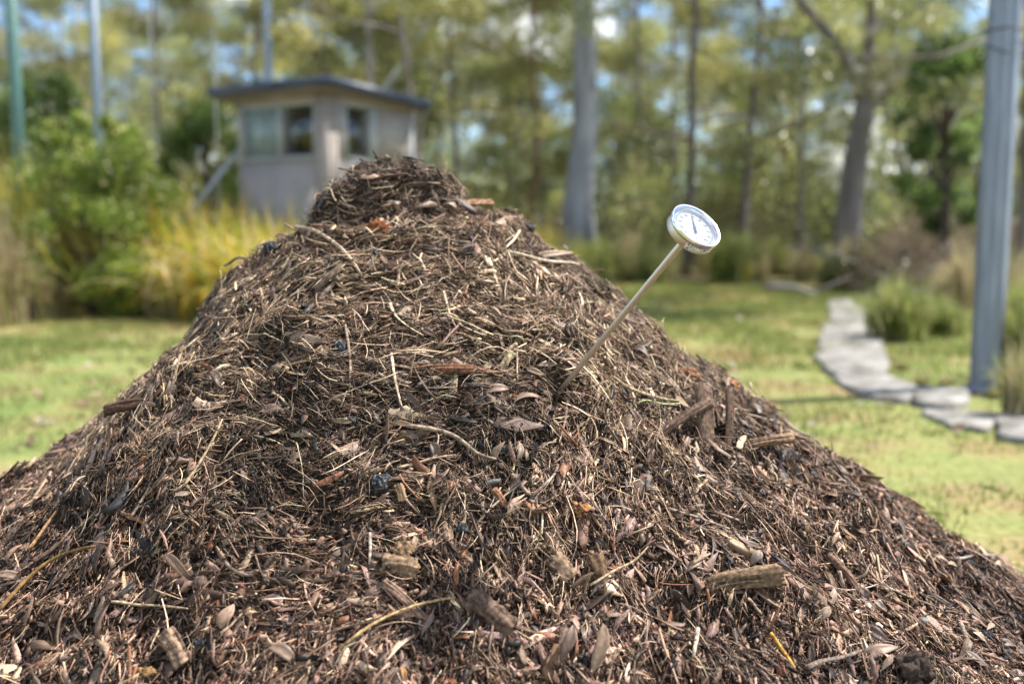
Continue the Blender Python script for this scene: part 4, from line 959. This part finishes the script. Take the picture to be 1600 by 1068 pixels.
c = at(610, 300, 22); bushy(c, 6.0, 3.8, 'broad green tree crown rising right behind the hut', 304, np.vstack([OL, GR[1:2]]), n=9000, ls=.14, z0=.45)
# distinct single trunks
names = [(826, 18.5, 4, 'slender reddish-brown trunk left of the massive grey gum', 0), (796, 20, 2, 'slim dark trunk second left of the massive grey gum', 0), (852, 22, 0, 'thin grey trunk immediately left of the massive grey gum', 0), (722, 19, 5, 'grey leaning trunk just right of the hut', 0),
         (1076, 18.5, 1, 'dark straight trunk directly behind the thermometer dial', 0), (1166, 19, 1, 'dark slim trunk right of the thermometer dial', 0), (1252, 21, 0, 'slim trunk left of the forked gum', 0), (1596, 12.5, 1, 'dark trunk just right of the steel post at the frame edge', 0), (590, 18, 3, 'grey-limbed gum spreading above the hut roof', 0), (652, 16, 5, 'pale trunk touching the right end of the hut', 0), (1238, 26, 3, 'pale far trunk between the dial and the forked gum', 0), (985, 23, 4, 'small trunk between the massive gum and the dial', 0)]
for (x, D, pi, lb, _) in names:
    c = at(x, 400, D); make_tree('gum_tree', protos[pi], (c[0], c[1], 0), rs.uniform(0, 6.28), rs.uniform(.9, 1.05), lb, 'tree')
def scatter_trees(n, d0, d1, label, group, smin=.8, smax=1.2, kinds=(0, 1, 2, 3, 4, 5)):
    for i in range(n):
        D = math.sqrt(rs.uniform(d0*d0, d1*d1)); x = (-.60+1.2*(i+rs.uniform(0, 1))/n)*D
        if abs(x/D-.073) < .02 and D < 24: x += 1.2
        make_tree('gum_tree', protos[kinds[int(rs.integers(0, len(kinds)))]], (x, D, 0), rs.uniform(0, 6.28), rs.uniform(smin, smax), label, 'tree', group)
scatter_trees(13, 20.5, 26, 'olive-crowned gum in the near rows of the woodland behind the lawn', 'near woodland gums', .75, 1.1)
scatter_trees(36, 27, 42, 'hazy olive gum in the middle of the woodland behind the lawn'.replace('hazy ', ''), 'middle woodland gums', .8, 1.2)
scatter_trees(56, 43, 80, 'distant olive gum at the back of the woodland', 'distant woodland gums', .9, 1.3)

# understorey bushes
def bushmesh(seed, pal, n=1500, h=1., w=1.2, ls=.09):
    global rng
    rng = np.random.default_rng(seed); cb = MB(); a = rng.uniform(0, 6.28, n); t = rng.random(n)
    rr = w/2*np.sqrt(rng.random(n))*np.sqrt(np.clip(1-(t-.35)**2*2, .05, 1)); lump_ = 1+.35*np.sin(a*3+seed)+.2*np.sin(a*5+t*7)
    P = np.column_stack([rr*lump_*np.cos(a), rr*lump_*np.sin(a), t*h*lump_]); leaf_cards(cb, P, ls, ls*.35, pick(pal, n), -.3)
    st = MB()
    for i in range(9):
        b = rng.uniform(0, 6.28); tube(st, [(0, 0, -.05), (.15*w*math.cos(b), .15*w*math.sin(b), h*.4), (.36*w*math.cos(b), .36*w*math.sin(b), h*.85)], [.02, .012, .005], 5, (.13, .1, .08))
    m1 = st.mesh('stems'); m1.materials.append(M['bark']); m2 = cb.mesh('foliage'); m2.materials.append(M['leaf']); return m1, m2
BM = [bushmesh(1, OL*1.15, h=1.3), bushmesh(2, np.vstack([GR*1.2, OL]), h=1.7), bushmesh(3, YG, h=.9), bushmesh(4, np.array([(.22, .16, .10), (.26, .20, .12), (.15, .12, .08)]), h=.9, w=1.5)]
def bush(name, kind, loc, rz, s, label, cat, group=None):
    root = empty(name, loc, label, cat, group)
    for nm, me in zip(('stems', 'foliage'), BM[kind]):
        o = bpy.data.objects.new(nm, me); COL.objects.link(o); o.parent = root
    root.rotation_euler.z = rz; root.scale = s; return root
for i in range(150):
    D = math.sqrt(rs.uniform(18.5**2, 42**2)); x = rs.uniform(-.6, .6)*D; s = rs.uniform(.7, 1.6)*(1.0 if D < 24 else 1.4)
    if x/D < -.05 and D < 24: s *= 1.2
    bush('understorey_bush', int(rs.choice([0, 0, 1, 2, 3])), (x, D, 0), rs.uniform(0, 6.28), (s, s, s*rs.uniform(.8, 1.3)), 'low bush in the understorey between the gum trunks', 'bush', 'understorey bushes')

for i in range(46):
    D = rs.uniform(21, 36); x = (-.58+1.16*(i+rs.uniform(0, 1))/46)*D; s = rs.uniform(1.5, 2.6)
    bush('tall_shrub', int(rs.choice([0, 0, 1])), (x, D, 0), rs.uniform(0, 6.28), (s*.8, s*.8, s*1.15), 'tall shrub filling the mid height of the woodland between the gum trunks', 'shrub', 'tall shrubs in the woodland')
for i in range(40):
    D = rs.uniform(12.8, 19); x = rs.uniform(.36, .57)*D; s = rs.uniform(.5, .95)
    bush('brown_brush', 3, (x, D, 0), rs.uniform(0, 6.28), (s, s, s), 'dry brown brush clump in the rough ground behind the steel post', 'brush', 'brown brush behind the steel post')
# tussocks of strappy leaves
def tussock_mesh(seed, n, h, w, pal, bw=.012, droop=.9):
    global rng
    rng = np.random.default_rng(seed); a = rng.uniform(0, 6.28, n); L = h*rng.uniform(.7, 1.35, n); out = rng.uniform(.15, 1, n)*w/2
    b = np.column_stack([.12*w*rng.normal(0, 1, n), .12*w*rng.normal(0, 1, n), np.zeros(n)]); d = np.column_stack([np.cos(a), np.sin(a), np.zeros(n)]); s = np.column_stack([-d[:, 1], d[:, 0], d[:, 2]])
    V = []; ns = 6
    for i in range(ns):
        t = i/(ns-1); p = b+d*(out*t**1.3)[:, None]; p[:, 2] += L*(t*1.15-droop*(out/(w/2))*t**2.6*.75)
        p[:, 2] = np.maximum(p[:, 2], 0.01); ww = bw/2*(1-t**2*.9); V += [p-s*ww, p+s*ww+np.array([0, 0, bw*.2])]
    V = np.stack(V, 1); q = np.array([(2*i, 2*i+1, 2*i+3, 2*i+2) for i in range(ns-1)]); Q = (q[None]+(np.arange(n)*ns*2)[:, None, None]).reshape(-1, 4)
    C = pick(pal, n); C = np.repeat(C, ns*2, 0); mb = MB(); mb.add(V.reshape(-1, 3), Q, None, C); me = mb.mesh('blades'); me.materials.append(M['blade']); return me
TYG = np.array([(.62, .5, .06), (.48, .46, .06), (.68, .56, .3), (.3, .36, .06), (.62, .42, .07)])
TGR = np.array([(.22, .28, .06), (.36, .38, .10), (.46, .42, .2), (.13, .17, .05)])
TTN = np.array([(.5, .4, .24), (.4, .32, .17), (.28, .28, .1), (.6, .5, .33)])
TS = {'y': tussock_mesh(11, 900, .92, 2.1, TYG, .024, 1.3), 'g': tussock_mesh(12, 700, .6, .7, TGR, .012), 't': tussock_mesh(13, 500, .6, .6, TTN, .010), 's': tussock_mesh(14, 300, .35, .5, np.vstack([TGR, TTN]), .008)}
def tussock(kind, loc, s, label, group=None, name='grass_tussock'):
    root = empty(name, loc, label, 'tussock', group); o = bpy.data.objects.new('blades', TS[kind]); COL.objects.link(o); o.parent = root
    root.rotation_euler.z = random.uniform(0, 6.28); root.scale = s if hasattr(s, '__len__') else (s, s, s)
def tus(kind, px, py, s, label, **k): p = on_ground(px, py); tussock(kind, (p[0], p[1], 0), s, label, **k)
def tusD(kind, px, D, s, label, **k): p = at(px, 400, D); tussock(kind, (p[0], p[1], 0), s, label, **k)
tusD('y', 330, 10.3, (1.15, 1.15, 1.1), 'big yellow-green arching tussock right of the leafy shrub')
tusD('y', 400, 9.8, (1.15, 1.15, 1.0), 'yellow tussock in front of the hut')
tusD('y', 262, 11.8, (1.0, 1, 1.35), 'tall yellow tussock tucked behind the leafy shrub')
tusD('y', 455, 9.3, (.9, .9, .85), 'low yellow tussock between the hut and the heap')
tusD('y', 20, 10.0, (1.0, 1, 1.5), 'yellow and straw tussock at the left frame edge')
tusD('t', -20, 8.9, (1.6, 1.6, 1.6), 'pale dry strappy tussock at the left frame edge')
tusD('t', 60, 9.4, (1.1, 1.1, .8), 'small dry tussock at the foot of the leafy shrub')
tusD('t', 255, 9.7, (1.1, 1.1, .9), 'small straw-coloured tussock at the right foot of the leafy shrub')
tusD('y', 850, 11.5, (.55, .55, .9), 'yellow tussock peeping over the right shoulder of the heap')
tusD('y', 800, 12.5, (.7, .7, .95), 'second yellow tussock behind the right shoulder of the heap')
tusD('g', 935, 16.0, (1.6, 1.6, 1.1), 'grey-green tussock at the foot of the massive grey gum')
tusD('y', 1142, 16.3, (.45, .45, .6), 'bright lime tussock right of the dial at the lawn edge')
tus('g', 1400, 532, (.95, .95, .75), 'tall green and tan tussock beside the bending flagstones')
tus('g', 1470, 525, (.7, .7, .5), 'small tussock left of the steel post')
tus('t', 1500, 485, (.8, .8, 1.0), 'upright tan tussock behind the steel post on its left')
tus('g', 1600, 612, (.5, .5, .8), 'green tussock right of the steel post foot')
tus('g', 1655, 590, (1., 1., 1.1), 'dense tussock at the right frame edge behind the flagstones')
tus('s', 1590, 655, (.6, .6, .9), 'sparse grass tuft growing from the large cracked flagstone')
tus('g', 1300, 455, (.9, .9, .7), 'low tussock at the head of the edging')
tus('g', 1350, 445, (1.3, 1.3, 1.), 'broad tussock behind the head of the edging')
for i in range(46):
    D = rs.uniform(15.6, 19.5); x = rs.uniform(-.02, .55)*D
    tussock(str(rs.choice(['g', 't', 's', 's'])), (x, D, 0), rs.uniform(.7, 1.3), 'grass tuft along the far edge of the lawn under the gums', 'grass tufts along the far lawn edge')
for i in range(14):
    D = rs.uniform(11.5, 16); x = rs.uniform(-.56, -.1)*D
    tussock(str(rs.choice(['g', 't', 'y'])), (x, D, 0), rs.uniform(.6, 1.), 'grass tuft behind the shrub and hut on the left', 'grass tufts on the left behind the shrub')
for i in range(22):
    D = rs.uniform(8, 14.5); x = rs.uniform(.40, .58)*D
    tussock(str(rs.choice(['g', 't', 's', 't'])), (x, D, 0), rs.uniform(.5, 1.), 'grass tuft in the rough ground behind the steel post', 'grass tufts behind the steel post')

for i, (px_, py_) in enumerate([(1392, 566), (1362, 512), (1440, 604), (1478, 600), (1556, 622), (1524, 604), (1596, 640), (1408, 578)]):
    tus('s', px_, py_, (.3, .3, .12+.05*(i % 3)), 'small grass tuft growing against the edge of a flagstone', group='grass tufts along the flagstone edging')
# leafy flowering shrub on the left
def left_shrub():
    global rng
    rng = np.random.default_rng(909); c = at(150, 400, 10.0); n = 30000; h = 1.68; w = 1.75
    st = MB(); cb = MB(); fl = MB(); cl = []
    for i in range(70):
        a = rng.uniform(0, 6.28); t = rng.uniform(.03, 1); rr = w/2*math.sqrt(max(.12, 1-max(0, t-.3)**2*1.6))*math.sqrt(rng.random())*.98
        e = np.array([rr*math.cos(a), rr*math.sin(a), t*h]); cl.append((e, rng.uniform(.12, .24))); tube(st, spline([(0, 0, 0), tuple(e*np.array([.4, .4, .5])), tuple(e)], 6), np.linspace(.016, .004, 6), 5, (.14, .11, .08))
    for i in range(16):
        a = rng.uniform(0, 6.28); e = np.array([.45*w/2*math.cos(a), .45*w/2*math.sin(a), h*rng.uniform(.98, 1.12)]); cl.append((e, .07))
    idx = rng.integers(0, len(cl), n); cen = np.array([q[0] for q in cl])[idx]; rad = np.array([q[1] for q in cl])[idx]
    P = cen+norm(rng.normal(0, 1, (n, 3)))*(rng.random(n)**.5*rad)[:, None]*np.array([1, 1, 1.2]); P[:, 2] = np.abs(P[:, 2])
    pal = np.array([(.15, .23, .04), (.25, .33, .05), (.40, .44, .08), (.09, .14, .03)]); leaf_cards(cb, P, .055, .018, pick(pal, n)*rng.uniform(.75, 1.3, len(cl))[idx][:, None], -.6, .8)
    k = 900; idx = rng.integers(0, len(cl), k); cen = np.array([q[0] for q in cl])[idx]; kp = cen[:, 2] > h*.35
    F = (cen+norm(rng.normal(0, 1, (k, 3)))*np.array([q[1] for q in cl])[idx][:, None])[kp]
    d = norm(rng.normal(0, 1, (len(F), 4, 3)))*.028; V = F[:, None]+d; T = (np.array([(0, 1, 2), (0, 3, 1), (0, 2, 3), (1, 3, 2)])[None]+(np.arange(len(F))*4)[:, None, None]).reshape(-1, 3)
    fl.add(V, None, T, (.85, .82, .42))
    root = empty('flowering_shrub', (c[0], c[1], 0), 'large leafy green shrub with pale yellow blossom left of the heap', 'shrub')
    st.build('stems', M['bark'], root); cb.build('foliage', M['leaf'], root); fl.build('blossom', M['leaf'], root)['kind'] = 'stuff'
left_shrub()

# fallen branches in the rough ground on the right
def branch_mesh(seed):
    global rng
    rng = np.random.default_rng(seed); mb = MB(); P = [np.array([-.6, 0, .04])]
    for i in range(5): P.append(P[-1]+np.array([.25, rng.normal(0, .06), rng.normal(.02, .04)]))
    P = spline(P, 12); tube(mb, P, np.linspace(.028, .01, 12), 7, (.30, .26, .23))
    for i in (3, 6, 8): e = P[i]+np.array([.3, rng.normal(0, .25), rng.uniform(.05, .3)]); tube(mb, [P[i], (P[i]+e)/2+rng.normal(0, .02, 3), e], [.012, .009, .004], 5, (.32, .27, .24))
    me = mb.mesh('fallen_branch', True); me.materials.append(M['bark']); return me
FB = [branch_mesh(i) for i in range(4)]
for i in range(60):
    o = bpy.data.objects.new('fallen_branch', FB[i % 4]); COL.objects.link(o); D = rs.uniform(12.5, 20); x = rs.uniform(.33, .56)*D
    o.location = (x, D, .02); o.rotation_euler = (rs.uniform(-.5, .5), rs.uniform(-.4, .1), rs.uniform(0, 6.28)); s = rs.uniform(.7, 1.8); o.scale = (s, s, s)
    tag(o, 'grey fallen branch lying in the brushwood behind the steel post', 'fallen branch', 'fallen branches in the brushwood')

# ------------------------------------------------------------------ lawn grass, litter, undergrowth (nobody could count it)
def lawn_grass():
    global rng
    rng = np.random.default_rng(31); n = 260000
    D = np.sqrt(rng.uniform(1.6**2, 16.5**2, n)); x = rng.uniform(-.62, .62, n)*D; y = D
    d2 = perlin(x*.9, y*.9, 71)+.7*perlin(x*2.7, y*2.7, 72); keep = (rng.random(n) < np.clip(.75+1.2*d2, .12, 1)) & (hz(x, y) < 0.0) | (y > 3.6)
    keep &= rng.random(n) < np.clip(.62+1.5*d2, .05, 1)
    x, y, d2 = x[keep], y[keep], d2[keep]; k = len(x); h = rng.uniform(.012, .035, k)*(1+.7*(y > 6)); a = rng.uniform(0, 6.28, k); w = rng.uniform(.002, .0045, k)*(1+y*.12)
    s = np.column_stack([np.cos(a), np.sin(a), np.zeros(k)]); b = np.column_stack([x, y, np.full(k, .0)]); tip = b+np.column_stack([rng.normal(0, .012, k), rng.normal(0, .012, k), h])
    V = np.stack([b-s*w[:, None], b+s*w[:, None], tip], 1).reshape(-1, 3); C = np.where((d2 > rng.normal(0, .2, k)-.05)[:, None], pick(np.array([(.15, .22, .05), (.23, .28, .075), (.32, .32, .12)]), k), pick(np.array([(.32, .33, .09), (.30, .30, .09), (.28, .18, .08)]), k))
    mb = MB(); mb.add(V, None, np.arange(k*3).reshape(-1, 3), np.repeat(C, 3, 0)); tag(mb.build('lawn_grass', M['blade']), kind='stuff')
lawn_grass()
def litter():
    global rng
    rng = np.random.default_rng(33); n = 9000; D = np.sqrt(rng.uniform(1.6**2, 24**2, n)); x = rng.uniform(-.62, .62, n)*D; keep = ((hz(x, D) < -.02) | (D > 3.6)) & ((D > 15) | (rng.random(n) < .34)); x, y = x[keep], D[keep]; k = len(x)
    a = rng.uniform(0, 6.28, k); L = rng.uniform(.02, .06, k); d = np.column_stack([np.cos(a), np.sin(a), rng.normal(0, .2, k)]); s = np.column_stack([-np.sin(a), np.cos(a), rng.normal(0, .3, k)]); b = np.column_stack([x, y, np.full(k, .02)])
    V = np.stack([b-d*L[:, None], b+s*(L*.35)[:, None], b+d*L[:, None], b-s*(L*.35)[:, None]], 1).reshape(-1, 3)
    mb = MB(); mb.add(V, np.arange(k*4).reshape(-1, 4), None, np.repeat(pick(np.array([(.28, .2, .13), (.2, .12, .08), (.36, .3, .24), (.14, .09, .06)]), k), 4, 0)); tag(mb.build('leaf_litter', M['litter']), kind='stuff')
litter()
def undergrowth():
    global rng
    rng = np.random.default_rng(35); mb = MB(); n = 60000; D = np.sqrt(rng.uniform(17.5**2, 42**2, n)); x = rng.uniform(-.62, .62, n)*D
    hh = .25+.45*np.clip(perlin(x*.5, D*.5, 5)+.3, 0, 1)+.25*np.clip((D-22)/15, 0, 1); z = rng.random(n)*hh; pal = np.array([(.26, .22, .10), (.30, .30, .10), (.18, .22, .06), (.38, .32, .17), (.18, .12, .08)])
    leaf_cards(mb, np.column_stack([x, D, z]), .13, .03, pick(pal, n), -.6); tag(mb.build('undergrowth', M['leaf']), kind='stuff')
undergrowth()

# ------------------------------------------------------------------ sky, sun, camera
w = bpy.data.worlds.new('World'); sc.world = w; w.use_nodes = True; nt = w.node_tree; bg = nt.nodes['Background']
SV = norm(np.array([.54, .14, .83])); el = math.asin(SV[2]); az = math.atan2(SV[0], SV[1])
sky = nt.nodes.new('ShaderNodeTexSky'); sky.sky_type = 'NISHITA'; sky.sun_disc = False; sky.sun_elevation = el; sky.sun_rotation = az; sky.air_density = .9; sky.dust_density = 0; sky.ozone_density = 3.5
tc = nt.nodes.new('ShaderNodeTexCoord'); mp = nt.nodes.new('ShaderNodeMapping'); mp.inputs['Scale'].default_value = (1, 1, 2.4); nt.links.new(tc.outputs['Generated'], mp.inputs[0])
cn = nt.nodes.new('ShaderNodeTexNoise'); cn.inputs['Scale'].default_value = 3.4; cn.inputs['Detail'].default_value = 5; nt.links.new(mp.outputs[0], cn.inputs[0])
cr = ramp(nt, [(.53, (0, 0, 0)), (.63, (1, 1, 1))], cn.outputs[0])
cm_ = mixc(nt, sky.outputs[0], (13, 13.4, 14), cr.outputs[0]); nt.links.new(cm_, bg.inputs[0]); bg.inputs[1].default_value = .112
sl = bpy.data.lights.new('sun', 'SUN'); sl.energy = 5.0; sl.angle = R_(.55); sl.color = (1, .955, .89)
so = bpy.data.objects.new('sun', sl); COL.objects.link(so); so.rotation_euler = Vector(SV).to_track_quat('Z', 'Y').to_euler()
cam = bpy.data.cameras.new('camera'); co = bpy.data.objects.new('camera', cam); COL.objects.link(co); sc.camera = co
cam.sensor_width = 36; cam.lens = 36*FPX/1600; co.location = (0, 0, CAMZ); co.rotation_euler = (math.pi/2-TH, 0, 0); cam.clip_end = 2000; cam.clip_start = .02
cam.dof.use_dof = True; cam.dof.focus_distance = 1.50; cam.dof.aperture_fstop = 2.1; cam.dof.aperture_blades = 0
sc.view_settings.view_transform = 'Standard'; sc.view_settings.look = 'None'; sc.view_settings.exposure = .92; sc.view_settings.gamma = 1
sc.render.film_transparent = False
sc.cycles.use_denoising = True; sc.cycles.max_bounces = 6; sc.cycles.transparent_max_bounces = 8; sc.cycles.sample_clamp_indirect = 6
